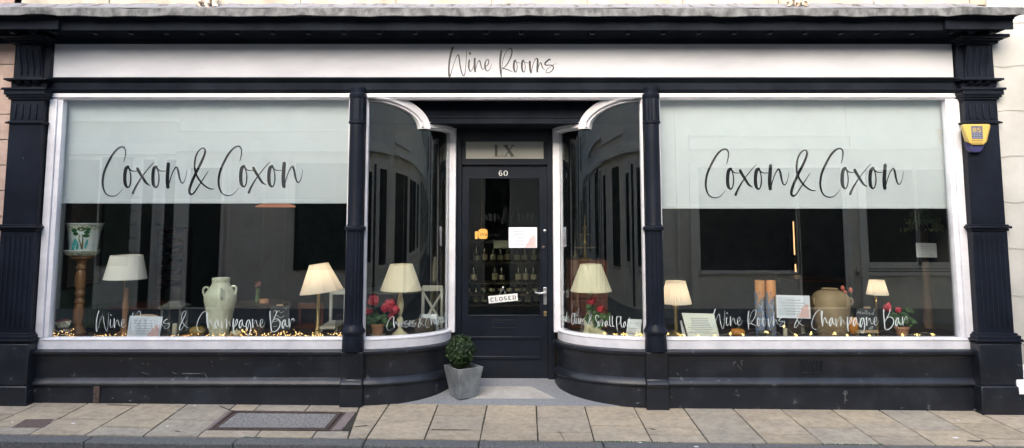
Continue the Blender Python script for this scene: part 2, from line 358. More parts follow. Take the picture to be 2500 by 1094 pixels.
GL['h'] = nm([[(435,170,34),(425,300,36),(435,420,36),(448,505,24)],[(455,470,10),(472,360,14),(500,312,20),(525,380,22),(550,440,18),(585,420,10)]], kw, 505)
AW = [[(662,322,22),(630,335,26),(602,400,30),(600,470,32),(620,503,26),(645,440,14),(668,340,14)],[(664,330,26),(668,400,24),(690,455,18),(725,465,12),(752,420,8)]]
GL['a'] = nm(AW, kw, 505)
GL['p'] = nm([[(1015,302,28),(1005,420,34),(1015,540,30),(1033,628,14)],[(1015,560,8),(1040,440,14),(1070,340,18),(1095,308,22),(1102,365,22),(1075,435,16),(1035,470,10)]], kw, 505)
GL['g'] = nm([[(1362,325,22),(1325,335,26),(1297,400,30),(1295,480,32),(1312,528,24),(1340,450,14),(1366,340,14)],[(1366,328,26),(1388,430,24),(1390,540,22),(1365,640,18),(1330,663,14),(1303,610,10)]], kw, 505)
GL['B'] = nm([[(1835,135,26),(1835,250,28),(1850,400,28),(1865,555,28)],[(1982,130,26),(1965,200,20),(1915,310,16),(1868,400,10)],[(1878,360,8),(1950,300,14),(2030,320,20),(2060,400,24),(2030,500,22),(1960,570,20),(1905,585,18),(1865,560,18)]], kw, 505)
GL['r'] = nm([[(2255,302,26),(2255,400,28),(2273,485,20)],[(2278,440,10),(2300,340,12),(2338,292,16),(2365,320,14),(2350,360,8)]], kw, 505)
GL['l'] = nm([[(0,150,26),(-8,300,28),(0,430,26),(30,500,20),(70,480,10)]], kw, 505)
GL['t'] = nm([[(0,180,22),(-6,330,26),(5,450,24),(32,500,18),(65,470,10)],[(-50,280,14),(10,270,16),(60,262,8)]], kw, 505)
GL['u'] = nm([[(0,310,26),(-5,420,26),(15,500,22),(50,460,14),(72,320,14)],[(74,310,26),(72,420,24),(90,495,18),(120,460,8)]], kw, 505)
GL['c'] = nm([[(85,340,16),(55,310,22),(15,350,28),(0,430,28),(30,500,20),(80,480,12),(110,430,6)]], kw, 505)
GL['v'] = nm([[(0,310,26),(8,420,26),(30,500,22),(60,420,12),(75,310,14)]], kw, 505)
GL['d'] = nm([[(62,322,22),(30,335,26),(2,400,30),(0,470,32),(20,503,26),(45,440,14),(68,340,14)],[(78,150,24),(68,300,26),(70,420,24),(90,480,16),(125,450,8)]], kw, 505)
GL['O'] = nm([[(120,160,16),(60,180,22),(10,300,26),(0,430,26),(40,540,20),(100,520,16),(150,400,14),(165,270,14),(140,180,12),(100,150,10)]], kw, 505)
GL['S'] = nm([[(170,230,12),(160,160,16),(110,150,20),(60,210,22),(70,300,24),(130,400,24),(140,500,22),(90,580,18),(40,570,10)]], kw, 505)
GL['P'] = nm([[(20,170,26),(10,350,28),(20,500,26),(35,620,14)],[(10,220,8),(70,150,16),(130,170,22),(145,270,22),(110,370,18),(50,420,12)]], kw, 505)
def place(mb, ch, u, v, k, mp, wk=1):
    for st in GL[ch][0]:
        ribbon(mb, [(u+x*k, v+y*k, w*k*wk) for x,y,w in st], mp, n=5)
# map from picture px on the plane Y (v up positive = -py)
def planemap(Y): return lambda u, v, d: P(u, -v, Y-d)

# ================================================================== SHOP
shop = thing('shop_building', 'black painted Victorian shopfront with white window frames, central recessed door and script signs', 'shop', (0,0,0))
XG = 4.11                                   # outer glass edge
XC = 1.355                                  # column centre
def zc(py): return Z(py, 0)
z_sill = Z(824, 0); z_silb = Z(852, 0); z_head = Z(243, 0); z_ft = Z(229, 0)
# bow plan (right side)
bow = [(1.42,.0),(1.30,.002),(1.18,.015),(1.05,.048),(.92,.100),(.80,.165),(.70,.245),(.625,.335),(.57,.44),(.545,.57)]
bowf = [tuple(p) for p in crom(bow, 4)]
bowl = [(-x, y) for x, y in bowf]           # left
# --- stall riser
def riser_prof(zb):
    z = lambda py: Z(py, 0)
    return [(-.10,zb),(.055,zb),(.055,z(966)),(.045,z(941)),(.062,z(940)),(.072,z(936)),(.068,z(931)),(.030,z(921)),(.028,z(882)),(.036,z(878)),(.045,z(872)),(.050,z(866)),(.075,z(863)),(.080,z(856)),(.070,z(852.5)),(-.10,z(852.5))]
for s in (-1, 1):
    mb = MB(); xs = [XC+.02+(4.30-XC)*t/10 for t in range(11)]
    mb.sweep([(s*x, 0) for x in xs], riser_prof(-.12), sgn=s); mb.build('stall_riser', 'blackworn', shop, bev=.003)
    mb = MB(); mb.sweep(bowf if s > 0 else bowl, riser_prof(-.05), sgn=-1*(-s)*-1 if False else (-1 if s > 0 else 1)); mb.build('curved_stall_riser', 'blackworn', shop)
# column piers at bottom, and columns
for s, cxp in ((-1, 'l'), (1, 'r')):
    cx = s*XC; cy = -.055
    mpx = mpp(530, -.13)
    def pr(lst): return [(r*mpx, Z(py, cy)) for r, py in lst]
    mb = MB()
    mb.lathe(pr([(23,556),(21,552),(19,545),(19.5,420),(18.5,304)]), cx, cy, 32)
    sh_ = mb.build('column', 'black', shop)
    mb = MB(); mb.lathe(pr([(25,562),(26,559),(25,553),(21,551),(21,549)]), cx, cy, 32)
    mb.build('ring_moulding', 'black', sh_); mb = MB()
    mb.lathe(pr([(19,304),(22,302),(22,297),(19.5,295)]), cx, cy, 32); mb.build('ring_moulding', 'black', sh_)
    mb = MB(); mb.lathe(pr([(20,295),(19.5,242)]), cx, cy, 96, flute=(10,.045)); mb.build('fluted_neck', 'black', sh_)
    mb = MB(); mb.lathe(pr([(19.5,242),(21,240),(22,232),(18,228),(18,222),(19.5,219),(19.5,215)]), cx, cy, 32); mb.build('capital', 'black', sh_)
    mb = MB(); mb.lathe(pr([(22,796),(21.5,785),(20.5,562)]), cx, cy, 120, flute=(16,.05)); mb.build('fluted_shaft', 'black', sh_)
    mb = MB(); mb.lathe(pr([(26.5,856),(26,830),(25,818),(29,812),(29,806),(25,800),(22,790)]), cx, cy, 32); mb.build('column_base', 'black', sh_)
    mb = MB(); 
    mb.sweep([(cx-.1,-.0),(cx,-.0),(cx+.1,-.0)], [(-.02,-.1),(.115,-.1),(.11,Z(966,0)),(.1,Z(942,0)),(.115,Z(939,0)),(.118,Z(932,0)),(.105,Z(926,0)),(.09,Z(923,0)),(.09,Z(870,0)),(.11,Z(862,0)),(.12,Z(855,0)),(-.02,Z(855,0))], sgn=1)
    mb.build('column_pier', 'blackworn', sh_, bev=.035)
# --- flat windows
for s in (-1, 1):
    nmw = 'shop_window'
    xi = s*(XC+.05); xo = s*XG
    a, b = sorted((xi, xo))
    mb = MB(); mb.box(a-.03, b+.03, .035, .043, z_sill-.02, z_head+.02)
    win = mb.build(nmw, 'glass', shop, smooth=0)
    # sill
    mb = MB(); x0, x1 = sorted((xi, s*(XG+.112)))
    mb.sweep([(x0,0),(x1,0)], [(-.06,z_silb),(.022,z_silb),(.022,z_silb+.075),(.028,z_silb+.078),(.028,z_sill-.012),(.005,z_sill),(-.06,z_sill)], sgn=1)
    mb.build('window_sill', 'white', win, bev=.002)
    # outer jamb (two steps)
    mb = MB(); x0, x1 = sorted((s*(XG+.045), s*(XG+.112)))
    mb.box(x0, x1, -.028, .07, z_sill, z_head+.0)
    x0, x1 = sorted((s*XG, s*(XG+.045))); mb.box(x0, x1, -.008, .068, z_sill, z_head)
    mb.build('window_frame', 'white', win, bev=.004)
    # inner slim jamb beside the column
    mb = MB(); x0, x1 = sorted((s*(XC+.068), s*(XC+.092))); mb.box(x0, x1, -.006, .068, z_sill, z_head); mb.build('window_frame', 'white', win, bev=.003)
    # blind
    pyb = 497 if s < 0 else 509.5
    YB = .11
    bx0, bx1 = (X(157,370,YB), X(850,370,YB)) if s < 0 else (X(1606,370,YB), X(2306,370,YB))
    mb = MB(); mb.box(bx0, bx1, YB, YB+.0015, Z(pyb-3,YB), z_head+.05)
    bl = mb.build('roller_blind', 'blind', None, smooth=0)
    mb = MB(); mb.box(bx0-.004, bx1+.004, YB-.006, YB+.010, Z(pyb,YB), Z(pyb-9,YB)); mb.build('bottom_bar', 'blind', bl, bev=.003)
    mb = MB(); mb.tube([(bx0,YB+.05,z_head+.06),(bx1,YB+.05,z_head+.06)], .025); mb.build('roller', 'blind', bl)
    tag(bl, ('pale roller blind half lowered behind the left window' if s < 0 else 'pale roller blind half lowered behind the right window, beside the yellow alarm'), 'window blind', 'roller blinds behind the large panes')
    # big lettering on the glass
    mb = MB(); k = 1/6.837
    ox, oy, sx, sy = (240, 340, 1, 1) if s < 0 else (0, 0, .988, .988)
    def mpf(u, v, d, Y=.1095): return P(u, v, Y-d)
    def pp(x, y, dx=0, dy=0):
        u = 240+x*k+dx; v = 340+y*k+dy
        if s > 0:
            u = 1720.8+(u-248.3)*.988; v = 362.8+(v-357.6)*.99
        return u, v
    for sts, dx, dy in ((COXON, 0, 0), (A_, 0, 0), (COXON, 283.1, -1.5)):
        for st in sts:
            ribbon(mb, [(*pp(x,y,dx,dy), w*k*1.25) for x,y,w in st], mpf, n=7)
    mb.build('blind_lettering', 'ink', bl, smooth=0)
    # small white lettering
    mb = MB()
    fx = [('W',1094.2),('i',1143),('n',1156.8),('e',1182.4),('R',1219.2),('o',1252.5),('o',1272.2),('m',1291.4),('s',1329.3)]
    seq = [(c, 1738.6+(x-1094.2)*.69, .69) for c, x in fx]+[('&',1939,.69),('C',1981,.69),('h',2004.3,.69),('a',2023.7,.69),('m',2039.4,.66),('p',2066.9,.69),('a',2082,.69),('g',2098.8,.69),('n',2114.4,.66),('e',2132.8,.69),('B',2156,.69),('a',2185.2,.69),('r',2201.9,.69)]
    for c, x, kk in seq:
        base = 796.2
        if s < 0: x = 233.5+(x-1738.6)*1.016; kk *= 1.03; base = 801.5
        place(mb, c, x, -base, kk, planemap(.0343), .80)
    mb.build('window_lettering', 'whiteink', win, smooth=0)
# --- head rail (full width), beam, fascia
XJ = XG+.112
mb = MB(); mb.sweep([(-XJ,0),(XJ,0)], [(-.07,z_head),(.010,z_head),(.012,z_head+.012),(.03,z_head+.016),(.03,z_ft-.004),(.026,z_ft),(-.07,z_ft)], sgn=1)
mb.build('head_rail', 'white', shop, bev=.002)
z = lambda py: Z(py, -.03)
XP0 = XJ+.0
mb = MB(); mb.sweep([(-XP0,0),(XP0,0)], [(-.07,z_ft+.001),(.03,z_ft+.001),(.04,z(224)),(.055,z(220)),(.055,z(217.5)),(.035,z(217)),(.035,z(202)),(.05,z(200)),(.058,z(197)),(.075,z(194)),(.075,z(190.5)),(-.07,z(190.5))], sgn=1)
mb.build('beam', 'blackmatt', shop, bev=.002)
zf0, zf1 = Z(190, -.015), Z(105.5, -.05)-.02
FX0, FX1 = X(126,150,-.015), X(2326,150,-.015)
mb = MB(); mb.box(FX0, FX1, -.015, .05, zf0-.01, zf1+.04)
fas = mb.build('fascia_board', 'fascia', shop, bev=.002)
mb = MB()
for c, x in fx: place(mb, c, x, -176.3, 1, planemap(-.0152), 1.3)
mb.build('fascia_lettering', 'ink', fas, smooth=0)
# --- cornice
YS = -.34
zsf = Z(74, YS)         # soffit edge height (bottom of cornice board)
ztop = Z(41, -.39)
cprof = lambda e: [(-.02,zf1+.02),(.05,zf1+.02),(.06,zf1+.06),(.12,zf1+.075),(.14,zsf+.02-.0),(.31+e,zsf+.02),(.315+e,zsf),(.34+e,zsf),(.34+e,Z(51,-.35)),(.36+e,Z(50,-.35)),(.365+e,Z(46,-.36)),(.39+e,Z(44,-.39)),(.40+e,ztop),(-.02,ztop)]
XE0, XE1 = X(148,60,-.35), X(2303,60,-.35)
XL0 = -4.95; XR1 = X(2475,60,-.39)
mb = MB(); mb.sweep([(XE0,0),(XE1,0)], cprof(0), sgn=1)
corn = mb.build('cornice', 'blackmatt', shop, bev=.002)
for a, b in ((XL0, XE0), (XE1, XR1)):
    mb = MB(); mb.sweep([(a,0),(b,0)], cprof(.045), sgn=1)
    e = MB(); mb.build('cornice_break', 'blackmatt', corn, bev=.002)
pos = [(234+86.57*i, 0) for i in range(24)]+[(37,1),(85,1),(139,1),(2316,1),(2367,1),(2416,1)]
zb = zsf+.02
for px, e in pos:
    x = X(px, 84, -.26); mb = MB()
    yy = -.29-e*.03
    mb.hexa([(x-.018,yy,zb-.035),(x+.018,yy,zb-.035),(x+.018,yy+.05,zb-.04),(x-.018,yy+.05,zb-.04)], [(x-.026,yy-.006,zb),(x+.026,yy-.006,zb),(x+.026,yy+.06,zb),(x-.026,yy+.06,zb)])
    mb.build('cornice_block', 'black', corn, bev=.003)
# lead
mb = MB(); n = 90; XA, XB = -5.0, X(2494,35,-.45)
def wob(i, a): return a*(math.sin(i*1.7)+math.sin(i*.61+2)+random.uniform(-.6,.6))
path = [(XA+(XB-XA)*i/n, 0) for i in range(n+1)]
vs = []
for i, (x, _) in enumerate(path):
    w = wob(i, .0035); w2 = wob(i+9, .003); e = .045 if (x < XE0 or x > XE1) else 0
    for (d, zz) in [(-.02,ztop+.003),(.41+e,ztop+.003),(.435+e,ztop-.008+w),(.44+e,ztop-.004+w),(.442+e,Z(21,-.45)+w2),(.425+e,Z(20,-.45)+.008+w2),(-.02,Z(20,-.45)+.05)]:
        vs.append((x,-d,zz))
m7 = 7
mb.add(vs, [(i*m7+k, i*m7+(k+1)%m7, (i+1)*m7+(k+1)%m7, (i+1)*m7+k) for i in range(n) for k in range(m7)]+[tuple(range(m7))[::-1], tuple(n*m7+k for k in range(m7))])
mb.build('lead_capping', 'lead', shop)
zl = Z(20,-.45)+.012
mb = MB(); n = 120; XB2 = X(2420,20,-.3); vs = []
for i in range(n+1):
    x = XA+(XB2-XA)*i/n; w = random.uniform(-.006,.006)
    vs += [(x,-.41,Z(20,-.41)+.004),(x,-.30,Z(18,-.3)+w*.6),(x,-.13,Z(15,-.13)+w),(x,-.045,Z(9,-.045)+w),(x,.02,Z(9,-.045)+w)]
mb.add(vs, [(i*5+k, i*5+k+1, (i+1)*5+k+1, (i+1)*5+k) for i in range(n) for k in range(4)])
mb.build('lead_flashing', 'leadslope', shop)
# upper wall with ashlar courses
mb = MB(); zu = zl+.20
XW0, XW1 = -4.62, 4.66
zu = Z(13,-.03); row = 0; zz = zu
while zz < zu+3.4:
    x = XW0-(.35 if row % 2 else 0)
    while x < XW1:
        x1 = min(x+.9, XW1); x0 = max(x, XW0)
        if x1-x0 > .03: mb.box(x0+.004, x1-.004, -.03, .2, zz+.004, zz+.30-.004)
        x += .9
    zz += .30; row += 1
mb.build('upper_wall', 'cream', shop, bev=.004)
mb = MB(); mb.box(XW0, XW1, -.012, .22, zl-.02, zu+3.4); mb.box(-4.95,4.95,.23,6.2,zl+.3,zu+3.4); mb.build('backing_and_light_block', 'mortar', shop, smooth=0)  # second box is unseen building mass added to block light from behind
# --- pilasters
for s in (-1, 1):
    cx = s*4.385 if s < 0 else 4.375
    w = .155
    def bx(mb, hw, y, pa, pb, dx=0): mb.box(cx-hw+dx, cx+hw+dx, y, .12, Z(pb, y), Z(pa, y))
    mb = MB(); bx(mb, .153, -.10, 302, 548)
    pil = mb.build('pilaster', 'black', shop, bev=.005)
    # fluted frieze
    mb = MB(); bx(mb, .15, -.10, 243, 296); 
    mb.build('fluted_frieze', 'black', pil, bev=.003)
    for k in range(4):
        mb = MB(); x = cx-.095+.063*k
        mb.box(x-.02, x+.005, -.112, -.098, Z(290,-.11), Z(254,-.11)); mb.build('flute', 'black', pil, bev=.004)
    mb = MB(); mb.sweep([(cx-.155,-.10),(cx-.155,-.10),(cx+.155,-.10)][1:], [(-.2,Z(303,-.1)),(.0,Z(303,-.1)),(.022,Z(300,-.1)),(.022,Z(296.5,-.1)),(.0,Z(295,-.1)),(-.2,Z(295,-.1))], sgn=1)
    mb.box(cx-.177, cx+.177, -.121, .1, Z(301,-.12), Z(297,-.12)); mb.build('ring_moulding', 'black', pil, bev=.002)
    # capital: ledge + cove
    mb = MB()
    for hw, y, pa, pb in ((.205,-.165,213,219),(.188,-.15,219,231),(.178,-.135,231,237),(.165,-.12,237,243)): bx(mb, hw, y, pa, pb)
    mb.build('capital', 'black', pil, bev=.006)
    mb = MB(); bx(mb, .165, -.09, 197, 213); bx(mb, .20, -.15, 190, 195); bx(mb, .185, -.13, 195, 198)
    mb.build('necking', 'black', pil, bev=.004)
    for k in range(3):
        mb = MB(); x = cx-s*.0-.085+.078*k-(.02 if s > 0 else .0)+.01
        z0, z1 = Z(206,-.12), Z(199,-.12)
        mb.hexa([(x-.032,-.115,z0),(x+.032,-.115,z0),(x+.032,-.05,z0),(x-.032,-.05,z0)], [(x-.016,-.145,z1),(x+.016,-.145,z1),(x+.016,-.05,z1),(x-.016,-.05,z1)])
        mb.build('dentil', 'black', pil, bev=.002)
    # console bracket
    zt, zbb = Z(104,-.2), Z(190,-.1)
    mb = MB(); mb.box(cx-.17, cx+.17, -.06, .12, zbb, zf1+.09); mb.build('console_backing', 'black', pil, bev=.003)
    hwc = .11; xc = cx-(.0 if s < 0 else -.0)
    H_ = zt-zbb
    prof = [(.075+.055*(0.5+0.5*math.cos(math.pi*min(1,max(0,(1-t)*1.25-.05))))*1.0, zbb+H_*t) for t in [i/12 for i in range(13)]]
    mb = MB(); vs = []
    yz = [(-.05, zbb)]+[(-d, zz) for d, zz in prof]+[(-.05, zt+.03)]
    yz[-2] = (-.11, zt+.03)
    m_ = len(yz)
    vs = [(xc-hwc, y, zz) for y, zz in yz]+[(xc+hwc, y, zz) for y, zz in yz]
    mb.add(vs, [tuple(range(m_)), tuple(range(2*m_-1, m_-1, -1))]+[(i, m_+i, m_+(i+1)%m_, (i+1)%m_) for i in range(m_)])
    con = mb.build('console_bracket', 'black', pil, bev=.004)
    for k in range(4):
        x = xc-.085+.057*k; pts = [(x, -d-.004, zz) for d, zz in prof[1:-1]]
        mb = MB(); mb.tube(pts, [.006]+[.011]*(len(pts)-2)+[.009], 8); mb.build('console_rib', 'black', pil)
    mb = MB(); bx(mb, .17, -.15, 97, 106); bx(mb, .19, -.19, 90, 97); bx(mb, .22, -.24, 82, 90); mb.build('console_cap', 'black', pil, bev=.008)
    # ledge at mid
    mb = MB(); bx(mb, .172, -.12, 548, 552); bx(mb, .186, -.14, 552, 558); bx(mb, .17, -.12, 558, 564); mb.build('ledge', 'black', pil, bev=.006)
    mb = MB(); bx(mb, .158, -.105, 564, 815); mb.build('fluted_panel', 'black', pil, bev=.004)
    for k in range(6):
        mb = MB(); x = cx-.112+.045*k; mb.tube([(x,-.106,Z(800,-.11)),(x,-.106,Z(575,-.11))], .009, 8); mb.build('flute', 'black', pil)
    mb = MB()
    for hw, y, pa, pb in ((.175,-.13,814,820),(.19,-.15,820,829),(.205,-.16,829,836),(.195,-.145,836,841)): bx(mb, hw, y, pa, pb)
    mb.build('pilaster_base', 'black', pil, bev=.006)
    mb = MB(); mb.box(cx-.19, cx+.19, -.145, .12, Z(942,-.145), Z(840,-.145)); mb.build('pedestal_block', 'blackworn', pil, bev=.008)
    mb = MB(); hx = .215
    mb.hexa([(cx-hx,-.17,-.2),(cx+hx+.01,-.17,-.2),(cx+hx+.01,.12,-.2),(cx-hx,.12,-.2)], [(cx-hx+.015,-.16,Z(943,-.16)),(cx+hx-.015,-.16,Z(943,-.16)),(cx+hx-.015,.12,Z(943,-.16)),(cx-hx+.015,.12,Z(943,-.16))])
    mb.build('plinth_block', 'blackworn', pil, bev=.012)
# --- bows: sill, glass, head
z_lo = Z(318, .17)+.012
def topz(p):                                 # z of glass head along the plan
    y = p[1]; ax = abs(p[0])
    if ax <= .80: return z_lo
    t = min(1, (ax-.80)/(1.27-.80)); return z_lo+(z_head-.008-z_lo)*math.sqrt(max(0, 1-(1-t)**2))
dense = [tuple(p) for p in crom(bow, 14)]
for s in (-1, 1):
    pth = [(s*x, y) for x, y in dense]; sg = -1 if s > 0 else 1
    mb = MB(); sp = [p for p in pth if abs(p[0]) < 1.40]
    mb2 = MB()
    gl = [p for p in pth]
    zt_ = [topz(p) for p in gl]
    vs = []
    for i, p in enumerate(gl): vs += [(p[0],p[1]+.04,z_sill-.02),(p[0],p[1]+.04,zt_[i]+.01)]
    mb.add(vs, [(2*i,2*i+1,2*i+3,2*i+2) for i in range(len(gl)-1)])
    mb.add([(x, y+.005, z_) for x, y, z_ in vs], [(2*i,2*i+1,2*i+3,2*i+2) for i in range(len(gl)-1)])
    bw = mb.build('bow_window', 'bowglass', shop, smooth=60)
    mb = MB(); mb.sweep(gl, [(-.06,z_silb),(.022,z_silb),(.022,z_silb+.075),(.028,z_silb+.078),(.028,z_sill-.012),(.005,z_sill),(-.06,z_sill)], sgn=sg)
    mb.build('window_sill', 'white', bw, bev=.001)
    # curved head rail following the arch
    lo = [p for p in gl if abs(p[0]) <= .80]; hi = [p for p in gl if abs(p[0]) >= .775]
    mb = MB(); mb.sweep(lo, [(-.05,0),(.012,0),(.014,.010),(.045,.016),(.052,.066),(-.05,.066)], zoff=[z_lo]*len(lo), sgn=sg)
    mb.build('head_frame', 'white', bw, bev=.002)
    # arch: normal offset in the (arc, z) plane
    vs = []; L_ = len(hi); arc = [0]
    for i in range(1, L_): arc.append(arc[-1]+math.hypot(hi[i][0]-hi[i-1][0], hi[i][1]-hi[i-1][1]))
    # parametrize ellipse angle finely
    a0 = arc[-1]; pts = []
    for i in range(41):
        th = math.pi/2*i/40
        t = 1-math.cos(th)              # 0 at low end -> 1 at top
        ax = .80+(1.27-.80)*t; zz = z_lo+(z_head-.008-z_lo)*math.sin(th)
        # y on plan
        for j in range(len(dense)-1):
            if dense[j][0] >= ax >= dense[j+1][0]:
                q = (dense[j][0]-ax)/((dense[j][0]-dense[j+1][0]) or 1); yy = dense[j][1]+(dense[j+1][1]-dense[j][1])*q
                tx, ty = dense[j+1][0]-dense[j][0], dense[j+1][1]-dense[j][1]; l = math.hypot(tx,ty); break
        # outward normal in plan for right: (-?)
        nx, ny = ty/l*-1, tx/l          # rotate
        if ny > 0: nx, ny = -nx, -ny
        # arch outward direction (towards the door side/up)
        ex, ez = math.cos(th)*1.0, math.sin(th)
        pts.append((ax, yy, zz, nx, ny, tx/l, ty/l, ex, ez))
    prof = [(-.05,-.006),(.014,-.006),(.016,.012),(.045,.016),(.060,.078),(-.05,.078)]   # (plan out, arch out)
    vs = []
    for (ax, yy, zz, nx, ny, tx, ty, ex, ez) in pts:
        for d, o in prof:
            oo = o*min(1, .25+1.1*(1-0)) if True else o
            zmax = z_head-.001
            vs.append((s*(ax+nx*d+tx*ex*oo), yy+ny*d+ty*ex*oo, min(zmax, zz+ez*oo)))
    m_ = len(prof)
    mb = MB(); mb.add(vs, [(i*m_+k, i*m_+(k+1)%m_, (i+1)*m_+(k+1)%m_, (i+1)*m_+k) for i in range(len(pts)-1) for k in range(m_)]+[tuple(range(m_))[::-1], tuple((len(pts)-1)*m_+k for k in range(m_))])
    mb.build('arched_frame', 'white', bw)
    # spandrel above the arch
    vs = []
    for (ax, yy, zz, nx, ny, tx, ty, ex, ez) in pts: vs += [(s*(ax-nx*.02), yy-ny*.02, zz), (s*(ax-nx*.02), yy-ny*.02, z_head+.01), ]
    mb = MB(); mb.add(vs, [(2*i,2*i+1,2*i+3,2*i+2) for i in range(len(pts)-1)]); o = mb.build('spandrel', 'black', shop); sm = o.modifiers.new('thickness','SOLIDIFY'); sm.thickness = .02
    # jamb post
    x0, x1 = sorted((s*.484, s*.553))
    mb = MB(); mb.box(x0, x1, .545, .625, z_sill-.04, z_lo+.066); x0, x1 = sorted((s*.550, s*.568)); mb.box(x0, x1, .565, .62, z_sill-.02, z_lo+.03)
    mb.build('window_frame', 'white', bw, bev=.006)
    x0, x1 = sorted((s*(XC-.092), s*(XC-.070))); mb = MB(); mb.box(x0, x1, -.006, .06, z_sill, z_head); mb.build('window_frame', 'white', bw, bev=.003)
    # lettering following the glass
    al = [0]
    for i in range(1, len(gl)): al.append(al[-1]+math.hypot(gl[i][0]-gl[i-1][0], gl[i][1]-gl[i-1][1]))
    tot = al[-1]
    def bmap(u, v, d, gl=gl, al=al, s=s, tot=tot):
        a = -u if s < 0 else tot-u           # left: u from front(+)…
        a = u if s < 0 else tot-u
        a = max(0, min(tot-1e-4, a))
        for j in range(len(al)-1):
            if al[j+1] >= a:
                q = (a-al[j])/((al[j+1]-al[j]) or 1); x = gl[j][0]+(gl[j+1][0]-gl[j][0])*q; y = gl[j][1]+(gl[j+1][1]-gl[j][1])*q
                tx, ty = gl[j+1][0]-gl[j][0], gl[j+1][1]-gl[j][1]; l = math.hypot(tx,ty); nx, ny = ty/l, -tx/l
                if ny > 0: nx, ny = -nx, -ny
                return Vector((x+nx*(d+.004), y+.04+ny*(d+.004), v))
    text = 'Cheeses & Charcuterie' if s < 0 else 'Breads Olives & Small Plates'
    u0, u1 = (None, None)
    wd = 0; adv = []
    for ch in text:
        adv.append(wd); wd += 9 if ch == ' ' else GL[ch][1]*(.80 if ch in 'oens' else .90)
    if s < 0: # starts at px 940
        xs = X(940, 790, .03); st = next(al[i] for i, p in enumerate(gl) if p[0] > xs); en = tot-.02
    else:
        xe = X(1562, 790, 0); st = .02; en = tot-next(al[i] for i, p in enumerate(gl) if p[0] < xe)
    k = (en-st)/wd
    vb = Z(803, .03) if s < 0 else Z(801,.03)
    mb = MB()
    ks = min(k, .0018)
    for ch, a_ in zip(text, adv):
        if ch != ' ':
            for stt in GL[ch][0]: ribbon(mb, [(st+(a_+x)*k, vb+y*ks, w*(k+ks)*.42) for x,y,w in stt], bmap, n=4, thick=.001)
    mb.build('window_lettering', 'whiteink', bw, smooth=0)
# --- recess ceiling + door wall
YD = .665
mb = MB(); mb.box(-1.42, 1.42, -.01, .19, z_head+.002, z_head+.06); mb.build('recess_soffit', 'blackmatt', shop, smooth=0)
zc2 = Z(303, .17)
mb = MB(); mb.sweep([(-.80,.19),(.80,.19)], [(-.03,zc2),(.02,zc2),(.026,zc2+.010),(.012,zc2+.018),(.006,zc2+.055),(.016,zc2+.062),(.012,zc2+.072),(.0,zc2+.078),(.0,z_head+.004),(-.03,z_head+.004)], sgn=1)
mb.build('recess_lintel', 'blackmatt', shop, bev=.001)
mb = MB(); mb.slab([(-.83,.2),(.83,.2),(.62,.74),(-.62,.74)], zc2+.004, zc2+.05); mb.build('recess_ceiling', 'blackmatt', shop, smooth=0)
# door frame
zd_top = Z(405, YD); zth = Z(929, YD)
mb = MB(); fw = .432
for s in (-1, 1):
    x0, x1 = sorted((s*fw, s*.505)); mb.box(x0, x1, YD-.03, YD+.08, zth-.05, zc2+.01)
mb.box(-fw, fw, YD-.03, YD+.08, Z(346,YD), zc2+.008)
mb.box(-fw, fw, YD-.028, YD+.08, zd_top+.002, Z(388,YD))
mb.box(-fw, fw, YD-.045, YD-.03, zd_top+.008, zd_top+.026)
dfr = mb.build('door_frame', 'door', shop, bev=.004)
tx0, tx1 = X(1137,367,YD), X(1327,367,YD)
mb = MB(); mb.box(-fw, tx0, YD-.012, YD+.06, Z(388,YD), Z(346,YD)); mb.build('transom_frame', 'door', dfr, bev=.003); mb = MB(); mb.box(tx1, fw, YD-.012, YD+.06, Z(388,YD), Z(346,YD)); mb.build('transom_frame', 'door', dfr, bev=.003)
mb = MB(); mb.box(tx0, tx1, YD+.0, YD+.012, Z(388,YD), Z(346,YD)); tl = mb.build('transom_light', 'frost', dfr, smooth=0)
mb = MB()
def serif_L(mb, pts_list, mp):
    for st in pts_list: ribbon(mb, st, mp, n=1 if len(st) < 4 else 6, cap=False)
pm = planemap(YD-.001)
def L_(x, y, h, w): return [[(x+w*.22,y,w*.33),(x+w*.22,y-h,w*.33)],[(x-.5,y-.6,1.4),(x+w*.5,y-.6,1.4)],[(x-.5,y-h+.6,1.6),(x+w,y-h+.6,1.6)],[(x+w-.6,y-h+.5,1.6),(x+w-.4,y-h+7,1.4)]]
serif_L(mb, L_(1207,-354,28,20), pm)
serif_L(mb, [[(1233,-354,7.5),(1252,-382,7.5)],[(1253,-354,2.4),(1233,-382,2.4)],[(1229,-354.6,1.5),(1240,-354.6,1.5)],[(1248,-354.6,1.5),(1257,-354.6,1.5)],[(1229,-381.5,1.5),(1239,-381.5,1.5)],[(1246,-381.5,1.5),(1257,-381.5,1.5)]], pm)
mb.build('numeral', 'frostink', dfr, smooth=0)
# door leaf
dx0, dx1 = -.430, .430; zdb = zth
gx0, gx1 = X(1145,600,YD), X(1318,600,YD); gz0, gz1 = Z(769,YD), Z(436,YD)
mb = MB()
mb.box(dx0, gx0, YD, YD+.045, zdb, zd_top); mb.box(gx1, dx1, YD, YD+.045, zdb, zd_top)
mb.box(gx0, gx1, YD, YD+.045, gz1, zd_top); mb.box(gx0, gx1, YD, YD+.045, zdb, gz0)
door = mb.build('door', 'door', shop, smooth=0)
mb = MB(); t = .012
for a, b, c, d in ((gx0-t,gx1+t,gz1,gz1+t),(gx0-t,gx1+t,gz0-t,gz0),(gx0-t,gx0,gz0,gz1),(gx1,gx1+t,gz0,gz1)): mb.box(a,b,YD-.008,YD,c,d)
for a, b, c, d in ((gx0-.01,gx1+.01,Z(828,YD),Z(821,YD)),(gx0-.01,gx1+.01,Z(877,YD),Z(869,YD)),(gx0-.01,gx0+.008,Z(869,YD),Z(828,YD)),(gx1-.008,gx1+.01,Z(869,YD),Z(828,YD))): mb.box(a,b,YD-.012,YD,c,d)
